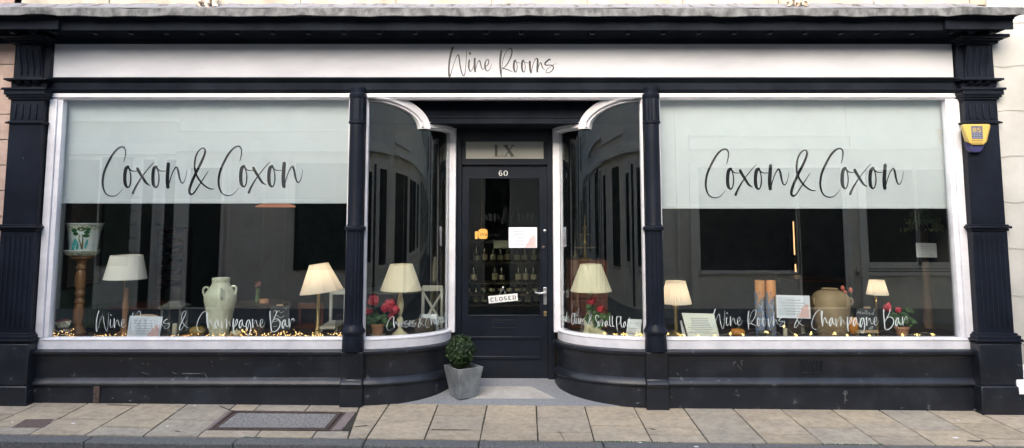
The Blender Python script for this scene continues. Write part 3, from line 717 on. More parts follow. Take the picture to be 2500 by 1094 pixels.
mb.build('panel_moulding', 'door', door, bev=.004)
mb = MB(); mb.box(gx0, gx1, YD+.018, YD+.024, gz0, gz1); mb.build('door_pane', 'dglass', door, smooth=0)
mb = MB(); a, b = X(1201,790,YD), X(1261,790,YD)
mb.box(a,b,YD-.008,YD-.0005,Z(803,YD),Z(800,YD)); mb.box(a,b,YD-.008,YD-.0005,Z(785,YD),Z(781,YD)); mb.box(a,a+.016,YD-.008,YD-.0005,Z(800,YD),Z(785,YD)); mb.box(b-.016,b,YD-.008,YD-.0005,Z(800,YD),Z(785,YD)); mb.box(a+.016,b-.016,YD-.004,YD-.0005,Z(799,YD),Z(786,YD))
mb.build('letterbox', 'door', door, bev=.002)
def Q(px,py,Y): return P(px,py,Y)
mb = MB(); c = P(1331,722,YD); mb.box(c.x-.019,c.x+.019,YD-.011,YD,Z(744,YD),Z(701,YD)); hp = mb.build('door_handle', 'steel', door, bev=.006)
mb = MB(); c = P(1331,714,YD); mb.tube([(c.x,YD-.008,c.z),(c.x,YD-.05,c.z),(c.x-.02,YD-.055,c.z),(c.x-.06,YD-.052,c.z-.006),(c.x-.105,YD-.045,c.z+.006)], [.010,.010,.011,.009,.007], 10); mb.build('lever', 'steel', hp)
mb = MB(); c = P(1331,766,YD); mb.box(c.x-.015,c.x+.015,YD-.006,YD,c.z-.024,c.z+.024); lk = mb.build('keyhole_plate', 'dullbrass', door, bev=.006)
mb = MB(); mb.box(c.x-.004,c.x+.004,YD-.0075,YD-.004,c.z-.012,c.z+.008); mb.build('keyhole', 'ink', lk)
for (px, py, m_) in ((1330,563.5,'steel'),(1327,604,'rust')):
    mb = MB(); c = P(px,py,YD); mb.ball((c.x,YD-.008,c.z), .018,.012,.018, 14, 8); mb.build('door_lock', m_, door)
# 60
mb = MB(); pm = planemap(YD)
serif_L(mb, [[(1225,-418,1.05),(1221.5,-417,1.35),(1219,-421,1.95),(1218.8,-425,2.10),(1221,-428.4,1.65),(1224.5,-427.6,1.80),(1225.6,-424.6,1.80),(1223,-421.8,1.20),(1219.6,-423.4,0.90)],
             [(1234.5,-417.2,1.20),(1231.2,-419,1.80),(1230.4,-423,2.17),(1231.4,-427,1.80),(1234.5,-428.6,1.20),(1237.6,-427,1.80),(1238.6,-423,2.17),(1237.8,-419,1.80),(1234.5,-417.2,1.20)]], pm)
mb.build('door_number', 'chalk', door, smooth=0)
# faint script on the door pane
mb = MB(); kk = .322
def mpd(u, v, d): return P(u, v, YD+.0178-d)
for sts, dx, dy in ((COXON,0,0),(A_,0,0),(COXON,283.1,-1.5)):
    for st in sts: ribbon(mb, [(1156+(240+x/6.837+dx-248.3)*kk, 507+(340+y/6.837+dy-357.6)*kk*1.03, w/6.837*kk*.8) for x,y,w in st], mpd, n=4)
mb.build('door_lettering', 'ink', door, smooth=0)
# ------------------------------------------------------------------ recess floor, threshold
def fz(y): return .142*max(0, y)
mb = MB(); pl = [(-1.30,-.003),(1.30,-.003),(1.0,.16),(.74,.34),(.60,.60),(.56,.68),(-.56,.68),(-.60,.60),(-.74,.34),(-1.0,.16)]
pl = [(x,y,fz(y)+gz(x,0)*.35) for x,y in pl]
mb.slab(pl, -.08, .002); st = mb.build('entrance_step', 'granite', shop, smooth=0)
def stepq(poly, name, m_, up): 
    mb = MB(); mb.slab([(x,y,fz(y)+gz(x,0)*.35) for x,y in poly], 0, up); return mb.build(name, m_, st, smooth=0)
a = X(1108,975,.147); b = X(1357,975,.147); c = X(1298,946,.44)
stepq([(a,.15),(b,.15),(c,.44),(-.42,.44)], 'step_slab', 'sandstone', .006)
for px0, px1 in ((1100,1362),):
    stepq([(X(px0,990,0),-.001),(X(px1,990,0),-.001),(X(px1,976,.14),.143),(X(px0,976,.14),.143)], 'step_border', 'granite', .005)
mb = MB(); mb.box(-.46,.46,YD-.04,YD+.05,zth-.06,zth-.008); mb.build('threshold', 'sandstone', st, bev=.003)
# ------------------------------------------------------------------ room shell
zfl = .12; zcl = z_head+.35; YR = 4.6
for nm_, m_, bxs in (('room_floor','rfloor',(-4.6,4.6,.75,YR,zfl-.1,zfl)),('room_ceiling','rdark',(-4.6,4.6,.06,YR,zcl,zcl+.1)),('room_back_wall','rdark',(-4.6,4.6,YR,YR+.1,zfl,zcl)),
                     ('room_side_wall','rgreen',(-4.7,-4.38,.09,YR,zfl,zcl)),('room_side_wall','rgrey',(4.38,4.7,.09,YR,zfl,zcl))):
    mb = MB(); mb.box(*bxs); mb.build(nm_, m_, shop, smooth=0)
zdk = z_sill-.035
for s in (-1, 1):
    inner = [(s*x, y+.075) for x, y in bowf if x < 1.41]
    poly = [(s*4.36,.075)]+inner+[(s*.60,.80),(s*4.36,.80)]
    mb = MB(); mb.slab(poly, zdk-.04, zdk); mb.build('display_shelf', 'darkwood', shop, smooth=0)
    mb = MB(); x0,x1 = sorted((s*.62, s*4.36)); mb.box(x0,x1,.74,.79,zfl,zdk-.04); mb.build('display_panel', 'rdark', shop, smooth=0)
mb = MB(); mb.box(-4.6,4.6,.065,.09,z_head+.06,zcl+.1); mb.build('room_front_wall','rdark',shop,smooth=0)
mb = MB(); mb.box(-.5,.5,YD+.08,YD+.12,zc2,zcl); mb.build('room_front_wall','rdark',shop,smooth=0)
# orange interior pieces: partition with warm strip on the right
mb = MB(); p0 = X(1945,600,2.6); p1 = X(2075,600,2.6); mb.box(p0,p1,2.6,2.7,zfl,zcl); mb.build('room_partition','rdark',shop,smooth=0)
mb = MB(); x0 = X(1938,600,2.58); mb.box(x0,x0+.009,2.57,2.585,Z(622,2.58),Z(541,2.58)); mb.box(x0+.004,x0+.016,2.57,2.585,Z(664,2.58),Z(645,2.58)); mb.build('light_strip','strip',shop,smooth=0)
mb = MB(); mb.box(X(2130,560,3.0),X(2168,560,3.0),3.0,3.05,Z(640,3),zcl); mb.build('curtain','orangewall',shop,smooth=0)
# air vent on the right riser, small brackets and scars
mb = MB(); yv = -.034
x0,x1 = X(1955,890,yv), X(2009,890,yv); z0,z1 = Z(911,yv), Z(878,yv)
mb.box(x0,x1,yv-.006,yv+.02,z0,z0+.006); mb.box(x0,x0+.008,yv-.004,yv+.02,z0,z1); mb.box(x1-.008,x1,yv-.004,yv+.02,z0,z1)
for k in range(7):
    xx = x0+.02+k*(x1-x0-.04)/6; mb.box(xx-.004,xx+.004,yv-.004,yv+.02,z0+.008,z1,)
mb.build('air_vent','blackworn',shop,bev=.002)
mb = MB()
for px0,py0,px1,py1,w in ((446,912,500,911,1.6),(500,911,508,927,1.4),(229,945,243,945,0),(2064,962,2062,985,1.5),(305,925,321,926,.8),(344,908,367,915,.9),(420,908,433,914,.8),(2205,922,2214,937,1.2),(2400,870,2404,880,1.0),(1800,890,1812,905,.8)):
    if w: 
        yy = -.031 if 875 < py0 < 924 else -.0565
        ribbon(mb, [(px0,-py0,w),((px0+px1)/2,-(py0+py1)/2-.6,w*1.2),(px1,-py1,w*.6)], planemap(yy), n=4)
for px,py,r in ((318,978,3),(275,972,2.4),(308,869,1.2),(357,868,1.4),(18,947,1.6),(2380,1000,3.5),(1557,984,3.5),(1640,970,2),(2202,996,2.5)):
    yy = -.0565
    if px < 60 or px > 2360: yy = -.172
    ribbon(mb, [(px-r,-py,r*.6),(px,-py-.3,r*1.1),(px+r,-py+.4,r*.5)], planemap(yy), n=3)
mb.build('paint_chips','scuff',shop,smooth=0)
mb = MB(); x0,x1 = X(228,965,-.06), X(243,965,-.06); mb.box(x0,x1,-.066,-.05,Z(984,-.06),Z(943,-.06)); mb.build('cover_strip','rust',shop,bev=.003)

# ================================================================== NEIGHBOURS
nl = thing('neighbour_building', 'pink sandstone neighbour with wide block joints at the left edge', 'building', (-5.5,0,0))
mb = MB(); k = 0
zz = -.2
while zz < 7.2:
    h = .235; xx = -8.2-(.3 if k % 2 else 0); xe = X(36,300,-.02)
    while xx < xe-.01:
        x1 = min(xx+.62, xe)
        if x1-xx > .05: mb.box(xx+.003,x1-.003,-.03,.3,zz+.005,zz+h-.004)
        xx += .62
    zz += h; k += 1
mb.build('stone_wall','pink',nl,bev=.004)
mb = MB(); mb.box(-8.5,X(36,300,-.02)+.004,-.018,.32,-.3,7.2); mb.box(-27,-4.96,.33,6.2,-.3,7.2); mb.build('backing_and_light_block','mortar',nl,smooth=0)  # last box is unseen depth added behind the wall against light leaks
mb = MB(); mb.box(X(36,300,0)+.004,-4.50,-.012,.25,-.2,zl-.12); mb.build('render_strip','greystrip',shop,smooth=0)
nr = thing('neighbour_building', 'off white painted rubble wall of the neighbour at the right edge', 'building', (5.5,0,0))
mb = MB(); xr = X(2441,500,-.04); nx_, nz_ = 24, 60; vs = []
for j in range(nz_+1):
    for i in range(nx_+1):
        x = xr+(8.5-xr)*(i/nx_)**1.5; zv = -.3+7.4*j/nz_
        vs.append((x, -.045-.012*random.random(), zv))
w_ = nx_+1
mb.add(vs, [(j*w_+i, j*w_+i+1, (j+1)*w_+i+1, (j+1)*w_+i) for j in range(nz_) for i in range(nx_)])
mb.box(xr+.001, 8.5, -.04, .3, -.3, 7.1); mb.box(4.96,27,.31,6.2,-.3,7.1); mb.box(8.4,27,-.03,.31,-.3,7.1); mb.build('rubble_wall','offwhite',nr)  # last two boxes, out of view, are added to stop light leaking past
mb = MB()
for k in range(9):
    zz = .55+k*.42; pts = [(xr+.02+i*.1+random.uniform(-.01,.01), -.058, zz+random.uniform(-.012,.012)) for i in range(12)]
    mb.tube(pts, .0022, 5)
mb.build('joint_shadow_lines','jointshadow',nr)  # stone joints drawn as darker lines in place of their faint shadow
mb = MB(); x0 = X(2470,900,-.1); zt = Z(892,-.12)
mb.sweep([(x0,-.04),(8.5,-.04)], [(-.1,-.35),(.13,-.35),(.12,zt-.14),(.095,zt-.10),(.085,zt-.04),(.05,zt-.005),(-.1,zt)], sgn=1); mb.build('plinth','plinthw',nr,bev=.01)
mb = MB(); mb.box(X(2412,500,0), xr+.02, -.02, .25, -.2, zl-.1); mb.build('render_strip','greystrip',shop,smooth=0)
# upper right corner wall return is above cornice: handled by neighbours
# pipe outlets above the cornice
for px, lab in ((506,'three pale soil pipe ends above the cornice, left of the sign'),(1947,'three pale soil pipe ends above the cornice, right of the sign')):
    g = thing('pipe_outlet', lab, 'drain pipe', P(px,10,-.2), 'pipe outlets above the cornice')
    for k, (dx, tilt) in enumerate(((-20,-.03),(0,0),(20,.03))):
        a = P(px+dx, 17 if k != 1 else 20, -.22); mb = MB()
        top = P(px+dx*.35, -14, -.12)
        mb.tube([a, a+Vector((-tilt*.2,0,.035)), a.lerp(top,.55)+Vector((tilt*.8,0,0)), top, top+Vector((0,.05,.12))], [.028,.026,.024,.026,.028], 12)
        mb.build('pipe','terrapipe',g)
    mb = MB(); a = P(px,3,-.13); mb.tube([a+Vector((-.03,0,0)), a+Vector((.03,0,0))], .03, 12); mb.build('pipe_collar','terrapipe',g)
# alarm box
yal = -.10
al_ = thing('alarm_box','yellow and indigo burglar alarm box on the right pilaster','alarm',P(2380,340,yal))
mp_ = planemap(0)
def ring(pts, Y): return [tuple(P(px,py,Y)) for px,py in pts]
bk = [(2344,306),(2416,303),(2419,308),(2410,345),(2404,352),(2365,352),(2354,345),(2344,312)]
ft = [(2352,303),(2414,303),(2417,308),(2409,345),(2402,354),(2374,354),(2366,347),(2350,308)]
mb = MB(); a = ring(bk,yal); b = ring(ft,yal-.075); n = len(a)
mb.add(a+b, [tuple(range(n)), tuple(range(2*n-1,n-1,-1))]+[(i,n+i,n+(i+1)%n,(i+1)%n) for i in range(n)]); mb.build('alarm_cover','yellow',al_,bev=.008)
mb = MB(); a = ring([(2353,345),(2406,345),(2400,368),(2392,374),(2366,374),(2358,366)],yal); b = ring([(2372,353),(2403,353),(2397,368),(2392,372),(2376,372),(2372,366)],yal-.055); n = 6
mb.add(a+b, [tuple(range(n)), tuple(range(2*n-1,n-1,-1))]+[(i,n+i,n+(i+1)%n,(i+1)%n) for i in range(n)]); mb.build('alarm_base','indigo',al_,bev=.006)
Yb_ = yal-.0765; pm = planemap(Yb_)
mb = MB(); a = P(2371,308,Yb_); b = P(2400,339,Yb_); mb.box(a.x,b.x,Yb_-.0012,Yb_+.001,b.z,a.z); bd = mb.build('badge','badge',al_,smooth=0)
pm = planemap(Yb_-.0014); mb = MB()
for st in ([(2376,-312.5,1.8),(2376,-322,1.8)],[(2375.5,-312.8,1.4),(2381,-312.8,1.4),(2383,-315,1.8),(2380.5,-317,1.4),(2376,-317,1.4)],[(2380,-317,1.4),(2383.3,-319.4,1.8),(2381,-321.8,1.4),(2375.5,-321.8,1.4)],
           [(2394.5,-313.6,1.4),(2391,-312.6,1.6),(2387.2,-313.6,1.8),(2387.5,-316.4,1.6),(2391,-317.2,1.8),(2394.6,-318.6,1.8),(2394,-321.4,1.6),(2390,-322,1.5),(2386.5,-320.8,1.3)]): ribbon(mb, st, pm, n=1 if len(st)<3 else 3, cap=False)
mb.build('badge_letters','yellow',al_,smooth=0)
mb = MB()
for py in (325,330.5,336): ribbon(mb, [(2373,-py,.6),(2398,-py,.6)], pm, n=1, cap=False)
for px in (2379,2385.5,2392): ribbon(mb, [(px,-324,.5),(px,-338,.5)], pm, n=1, cap=False)
mb.build('badge_grid','textgrey',al_,smooth=0)
mb = MB()
for py, h in ((343.5,1.6),(349.5,1.0)):
    for k in range(12): ribbon(mb, [(2373+k*2.3,-py,h),(2374.6+k*2.3,-py,h)], pm, n=1, cap=False)
mb.build('small_print','rust',al_,smooth=0)

# ================================================================== GROUND
KY0 = G(600,1066).y; 
def kerbline(px, top=True):
    pts = [(0,1062),(600,1066),(1170,1075),(1700,1082),(2500,1091)]
    for (a,b),(c,d) in zip(pts,pts[1:]):
        if a <= px <= c: return b+(d-b)*(px-a)/(c-a)
    return 1062 if px < 0 else 1091
kL = G(100,kerbline(100)); kR = G(2400,kerbline(2400))
ks_ = (kR.y-kL.y)/(kR.x-kL.x)
def ky(x): return kL.y+ks_*(x-kL.x)
print('kerb', kL, kR, 'H', H, 'head', z_head, 'sill', z_sill)
gcol = bpy.data.materials.new('york_stone_paving'); M['paving'] = gcol; gcol.use_nodes = True
nt = gcol.node_tree; b = nt.nodes['Principled BSDF']; at = nt.nodes.new('ShaderNodeAttribute'); at.attribute_name = 'slab_tone'
tc = nt.nodes.new('ShaderNodeTexCoord'); nz = nt.nodes.new('ShaderNodeTexNoise'); nz.inputs['Scale'].default_value = 3.5; nz.inputs['Detail'].default_value = 9; nz.inputs['Roughness'].default_value = .7
nt.links.new(tc.outputs['Object'], nz.inputs['Vector'])
rp = nt.nodes.new('ShaderNodeValToRGB'); rp.color_ramp.elements[0].position=.3; rp.color_ramp.elements[1].position=.72; rp.color_ramp.elements[0].color=(.78,.80,.83,1); rp.color_ramp.elements[1].color=(1.08,1.07,1.05,1)
nt.links.new(nz.outputs['Fac'], rp.inputs[0])
mx = nt.nodes.new('ShaderNodeMix'); mx.data_type='RGBA'; mx.blend_type='MULTIPLY'; mx.inputs[0].default_value=1
nt.links.new(at.outputs['Color'], mx.inputs[6]); nt.links.new(rp.outputs[0], mx.inputs[7]); n3 = nt.nodes.new('ShaderNodeTexNoise'); n3.inputs['Scale'].default_value = 16; n3.inputs['Detail'].default_value = 10; n3.inputs['Roughness'].default_value = .75; nt.links.new(tc.outputs['Object'], n3.inputs['Vector'])
r3 = nt.nodes.new('ShaderNodeValToRGB'); r3.color_ramp.elements[0].position=.36; r3.color_ramp.elements[1].position=.56; r3.color_ramp.elements[0].color=(.74,.73,.72,1); r3.color_ramp.elements[1].color=(1.04,1.04,1.04,1)
nt.links.new(n3.outputs['Fac'], r3.inputs[0]); m3 = nt.nodes.new('ShaderNodeMix'); m3.data_type='RGBA'; m3.blend_type='MULTIPLY'; m3.inputs[0].default_value=1
nt.links.new(mx.outputs[2], m3.inputs[6]); nt.links.new(r3.outputs[0], m3.inputs[7]); nt.links.new(m3.outputs[2], b.inputs['Base Color'])
b.inputs['Roughness'].default_value=.8
n2 = nt.nodes.new('ShaderNodeTexNoise'); n2.inputs['Scale'].default_value=45; n2.inputs['Detail'].default_value=6; nt.links.new(tc.outputs['Object'], n2.inputs['Vector'])
bp = nt.nodes.new('ShaderNodeBump'); bp.inputs['Strength'].default_value=.35; bp.inputs['Distance'].default_value=.006
nt.links.new(n2.outputs['Fac'], bp.inputs['Height']); nt.links.new(bp.outputs[0], b.inputs['Normal'])
J = [(91,988,0,1028),(211,987,71,1061),(343,985,210,1061),(461,984,349,1065),(582,983,484,1065),(880,988,850,1067),(949,989,897,1067),(1068,991,1037,1071),(1189,992,1172,1074),(1309,993,1313,1078),(1428,993,1452,1079),(1547,995,1594,1082),(1669,998,1732,1083),(1792,1001,1872,1082),(1911,1004,2010,1084),(2027,999,2150,1086),(2146,1002,2294,1092),(2269,1006,2435,1093),(2404,1015,2500,1059)]
cross = {0:[1007,1043],1:[1024],2:[1007,1043],3:[1026],5:[1028],6:[1029],7:[1016,1051],8:[1034],9:[1020,1056],10:[1040],11:[1024,1062],12:[],13:[1027,1061],14:[1046],15:[1032,1066],16:[1051],17:[1036,1073]}
lines = []
for x0,y0,x1,y1 in J:
    a = G(x0,y0); b_ = G(x1,y1); m_ = (b_.x-a.x)/(b_.y-a.y); lines.append((a.x-m_*a.y, m_))   # x = c + m y
sl0, sl1 = [], []
cL, mL = lines[0]; cR, mR = lines[-1]
pre = [(cL-.46*k, mL) for k in range(12,0,-1)]; post = [(cR+.46*k, mR) for k in range(1,13)]
allL = pre+lines+post; npre = len(pre)
YTOP = .02
slabs = []
def xa(l, y): return l[0]+l[1]*y
for i in range(len(allL)-1):
    a, b_ = allL[i], allL[i+1]; j = i-npre
    ys = [YTOP]
    if j == 4: continue
    if 0 <= j < len(lines)-1:
        for py in cross.get(j, []):
            pxm = (J[j][0]+J[j+1][0])/2; ys.append(G(pxm-(py-990)*((CX-pxm)/560), py).y)
    else: ys += [-.2-.2*(i%2), -.55-.12*(i%2)]
    xm = xa(a,-.5); ys.append(ky(xm)+.004)
    for y1, y0 in zip(ys, ys[1:]): slabs.append((a, b_, y1, y0))
# around the cover (between lines 4 and 5)
covtl, covtr, covbr, covbl = G(566,1003), G(846,1007), G(808,1051), G(508,1050)
def addpoly(pts): slabs.append(pts)
j4, j5 = lines[4], lines[5]
yt = covtl.y+.004
tops = [xa(j4,0), G(642,983).x, G(761,985).x, xa(j5,0)]
sl = [ (G(619,1003).x-G(642,983).x)/(G(619,1003).y-G(642,983).y) ]*4
tl_ = [(tops[0], j4[1]),(G(642,983).x-sl[0]*G(642,983).y, sl[0]),(G(761,985).x-sl[0]*G(761,985).y, sl[0]), j5]
for a, b_ in zip(tl_, tl_[1:]): slabs.append((a,b_,YTOP,yt))
yb = covbl.y-.004
bl_ = [(G(497,1053).x-j4[1]*G(497,1053).y, j4[1]),(G(636,1053).x-j4[1]*G(636,1053).y, j4[1]),(G(773,1053).x-j4[1]*G(773,1053).y, j4[1]), (G(862,1053).x-j5[1]*G(862,1053).y, j5[1])]
bl_[0] = j4 if True else bl_[0]
bl_[3] = j5
for a, b_ in zip(bl_, bl_[1:]): slabs.append((a,b_,yb,ky(-2)+.004))
vs=[]; fs=[]; tones=[]
g_ = .0046
base = [(.455,.38,.275),(.475,.395,.285),(.435,.37,.28),(.46,.385,.285),(.415,.365,.285),(.485,.40,.285)]
for (a,b_,y1,y0) in slabs:
    gx = g_*random.uniform(.8,1.8)
    gy = g_*random.uniform(1.3,2.2); c = [(xa(a,y1)+gx,y1-gy),(xa(b_,y1)-gx,y1-gy),(xa(b_,y0)-gx,y0+gy),(xa(a,y0)+gx,y0+gy)]
    tilt = [random.uniform(-.0012,.0012) for _ in range(4)]
    n0 = len(vs); e = .003
    cx_ = sum(p[0] for p in c)/4; cy_ = sum(p[1] for p in c)/4
    top = [(x+(e if x<cx_ else -e), y+(e if y<cy_ else -e)) for x,y in c]
    vs += [(x,y,gz(x,y)+.006+t-.003) for (x,y),t in zip(top,tilt)] + [(x,y,gz(x,y)+.0045+t-.003) for (x,y),t in zip(c,tilt)] + [(x,y,gz(x,y)-.012) for x,y in c]
    f_ = [(0,3,2,1)]+[(i,(i+1)%4,4+(i+1)%4,4+i) for i in range(4)]+[(4+i,4+(i+1)%4,8+(i+1)%4,8+i) for i in range(4)]
    t = random.choice(base); q = random.uniform(.93,1.07); t = [v*q for v in t]
    for f in f_: fs.append(tuple(n0+i for i in f)); tones.append(t)
me = bpy.data.meshes.new('pavement'); me.from_pydata(vs,[],fs); me.materials.append(gcol)
ca = me.color_attributes.new('slab_tone','FLOAT_COLOR','CORNER')
li = 0
for f, t in zip(fs, tones):
    for _ in f: ca.data[li].color = (*t,1); li += 1
import bmesh
bm = bmesh.new(); bm.from_mesh(me); bmesh.ops.recalc_face_normals(bm, faces=bm.faces); bm.to_mesh(me); bm.free()
pav = bpy.data.objects.new('pavement', me); col.objects.link(pav); pav['kind']='structure'
mb = MB(); mb.slab([(-40,.05,gz(-40,0)),(-40,ky(-40)+.02,gz(-40,ky(-40))),(40,ky(40)+.02,gz(40,ky(40))),(40,.05,gz(40,0))], -.02, -.006); mb.build('pavement_bed','joint',None,smooth=0,kind='structure')
# mortar beside the cover + cover
mb = MB(); q = [G(548,1003),G(566,1003),G(508,1050),G(470,1050)]; mb.slab([(p.x,p.y,gz(p.x,p.y)) for p in q[::-1]], -.01, .002)
q = [G(846,1007),G(868,1008),G(836,1049),G(808,1051)]; mb.slab([(p.x,p.y,gz(p.x,p.y)) for p in q[::-1]], -.01, .002)
mb.build('mortar_strip','mauve',pav,smooth=0)
def quad(pts, z0, z1, mb): mb.slab([(p.x,p.y,gz(p.x,p.y)) for p in pts], z0, z1)
cov = thing('inspection_cover','large rectangular aggregate filled cover with rusty frame set in the pavement','manhole cover',(covtl+covbr)/2)
mb = MB(); inn = [G(580,1009),G(822,1011),G(792,1045),G(532,1044)]; outr=[covtl,covtr,covbr,covbl]
for i in range(4):
    a,b_,c,d = outr[i],outr[(i+1)%4],inn[(i+1)%4],inn[i]; mid1 = [a,b_,b_.lerp(c,.38),a.lerp(d,.38)]; mid2 = [a.lerp(d,.52),b_.lerp(c,.52),c,d]
    quad([p for p in mid1][::-1],-.01,.003,mb); quad([p for p in mid2][::-1],-.01,.003,mb)
mb.build('cover_frame','rust',cov,smooth=0)
mb = MB(); quad([p for p in inn][::-1],-.008,.001,mb); mb.build('cover_plate','agg',cov,smooth=0)
mb = MB(); quad([G(62,1025),G(133,1024),G(108,1045),G(28,1045)][::-1],-.002,.0045,mb); tag(mb.build('pavement_patch','brick',None,smooth=0),'small dark red gravel patch in the paving at lower left','paving patch')
# chewing gum / leaves
for px,py,r in ((2333,1070,6),(475,992,3),(2340,1028,3),(30,1032,3),(178,1035,4),(408,1042,4),(1563,1082,4),(1700,1092,5),(855,990,3)):
    c = G(px,py); mb = MB(); mb.lathe([(r*.0042,gz(c.x,c.y)+.003),(r*.0036,gz(c.x,c.y)+.006)],c.x,c.y,9,sy=.6); o = mb.build('chewing_gum_spot','chalk',pav,smooth=0)
mb = MB(); gm = lambda u,v,d: (lambda g: Vector((g.x,g.y,gz(g.x,g.y)+.0072+d)))(G(u,-v))
for st in ([(1364,-1056,1.2),(1371,-1064,1.4),(1378,-1079,1)],[(834,-1047,1.2),(848,-1050,1.2),(852,-1066,.9)],[(1588,-1049,1.6),(1600,-1051,1.2)],[(2362,-1078,1.2),(2395,-1079,2.2),(2398,-1073,1)],[(866,-1044,1),(896,-1041,1.2)],[(536,-993,1),(553,-1000,1.2),(580,-1009,.8)],[(262,-990,.8),(300,-991,1),(330,-992,.6)],[(1054,-1051,1),(1110,-1052,1.4),(1150,-1052,.8)],[(428,-1054,1.6),(440,-1056,1)]): ribbon(mb, st, gm, thick=.0004, n=4)
mb.build('surface_cracks','joint',pav,smooth=0)
mb = MB()
for px in list(range(1450,1640,9))+list(range(2010,2160,8))+list(range(600,640,6))+[880,1180,1300]:
    g = G(px, kerbline(px)-1); 
    for q_ in range(3): mb.ball((g.x+random.uniform(-.012,.012),ky(g.x)+random.uniform(-.004,.006),gz(g.x,ky(g.x))+.002),random.uniform(.003,.007),seg=6,rings=4)
mb.build('moss','pgreen',pav,kind='stuff')
# kerb
kerb_e = []
for i,(px0,px1) in enumerate(((-1500,-700),(-700,-60),(-60,258),(258,604),(604,905),(905,1172),(1172,1462),(1462,1811),(1811,2119),(2119,2600),(2600,3300))):
    xa_, xb_ = (px0-CX)*.00325, (px1-CX)*.00325
    mb = MB(); w=.14; g2=.004
    tp=[(xa_+g2,ky(xa_)-.003),(xb_-g2,ky(xb_)-.003),(xb_-g2,ky(xb_)-w),(xa_+g2,ky(xa_)-w)]
    dz=random.uniform(-.003,.003)
    mb.hexa([(x,y,gz(x,y)-.25) for x,y in tp[::-1]],[(x,y,gz(x,y)+.003+dz) for x,y in tp[::-1]])
    mb.build('kerb','kerb',None,bev=.012,kind='structure')
mb = MB(); mb.slab([(-60,-6.0,-.22),(60,-6.0,-.22),(60,ky(60)+.0,-.22),(-60,ky(-60)+.0,-.22)][::1], -.05, 0.0)
mb.build('road','tarmac',None,smooth=0,kind='structure')
mb = MB(); mb.box(-60,60,-30,-5.98,-.35,-.13); mb.build('far_pavement','kerb',None,smooth=0,kind='structure')
mb = MB(); mb.box(-200,200,-200,200,-.6,-.4); mb.build('ground','tarmac',None,smooth=0,kind='structure')

# planter with box ball
pc = G(1130,957); 
py_ = .20; base_c = Vector((X(1131,950,py_),py_,fz(py_)+.004))
pot = thing('planter','clipped box ball in a tapered square zinc planter on the entrance step','planter',base_c)
def sq(h, zz, rot=R(33)): return [(base_c.x+h*1.414*math.cos(rot+R(45)+k*math.pi/2), base_c.y+h*1.414*math.sin(rot+R(45)+k*math.pi/2), zz) for k in range(4)]
zr = Z(893,py_); zb_=base_c.z
mb = MB(); hb,ht=.088,.135
mb.hexa(sq(hb,zb_),sq(ht,zr)); 
b0=len(mb.v); mb.v += sq(ht-.012,zr+.001)+sq(ht-.02,zr-.03); mb.f = [f for f in mb.f if f!=(4,5,6,7)]; mb.mi=[0]*len(mb.f)
for i in range(4):
    mb.f.append((4+i,4+(i+1)%4,b0+(i+1)%4,b0+i)); mb.f.append((b0+i,b0+(i+1)%4,b0+4+(i+1)%4,b0+4+i)); mb.mi+=[0,0]
mb.build('planter_box','zinc',pot,bev=.003)
mb = MB(); mb.add(sq(ht-.018,zr-.022),[(0,1,2,3)]); mb.build('soil','soil',pot,smooth=0)
cc = Vector((X(1124,858,py_),py_,Z(858,py_))); rb=.128
mb = MB(); random.seed(3)
for k in range(6500):
    u=random.uniform(-1,1); a=random.uniform(0,2*math.pi); r=(random.random()**.28)
    lump=1+.10*math.sin(5*a+3*u)+.08*math.sin(9*u+3*a)+random.uniform(-.03,.09)*(random.random()<.3)
    d=Vector((math.sqrt(1-u*u)*math.cos(a),math.sqrt(1-u*u)*math.sin(a),u*1.12)); c=cc+d*rb*r*lump
    n_=(d.normalized()+Vector([random.uniform(-.9,.9) for _ in range(3)])).normalized(); t=n_.orthogonal().normalized(); t=(t*math.cos(a*7)+n_.cross(t)*math.sin(a*7)); b_=n_.cross(t); s_=random.uniform(.006,.014)
    mb.add([c-t*s_,c-b_*s_*.5,c+t*s_,c+b_*s_*.5],[(0,1,2,3)])
mb.build('foliage','box',pot,smooth=0)
mb = MB(); mb.tube([(cc.x,cc.y,zr-.03),(cc.x+.01,cc.y,cc.z-.02)],.012); mb.build('stem','darkwood',pot)
# ================================================================== DISPLAY AND ROOM
def tilt(mb, piv, ang):
    c, q = math.cos(ang), math.sin(ang)
    mb.v = [(piv[0]+(x-piv[0])*c+(z-piv[2])*q, y, piv[2]-(x-piv[0])*q+(z-piv[2])*c) for x,y,z in mb.v]; return mb
def LP(name, m_, parent, cx, Y, prof, pyref=None, seg=28, flute=None, smooth=35, caps=True, sy=1, tl=0, piv=None):
    ref = pyref or prof[0][1]; k = mpp(ref, Y); x = X(cx, ref, Y)
    pr = [(max(r,.05)*k, Z(py, Y)) for r, py in prof]
    mb = MB(); mb.lathe(pr, x, Y, seg, flute, caps=caps, sy=sy)
    if tl: tilt(mb, piv or (x, Y, pr[0][1]), tl)
    return mb.build(name, m_, parent, smooth=smooth)
def base(cx, Y): return Vector((X(cx, 820, Y), Y, zdk))
def pyz(zz, Y):       # picture row of height z on the plane Y near centre
    lo, hi = -400, 1400
    for _ in range(40):
        m = (lo+hi)/2
        if Z(m, Y) > zz: lo = m
        else: hi = m
    return lo
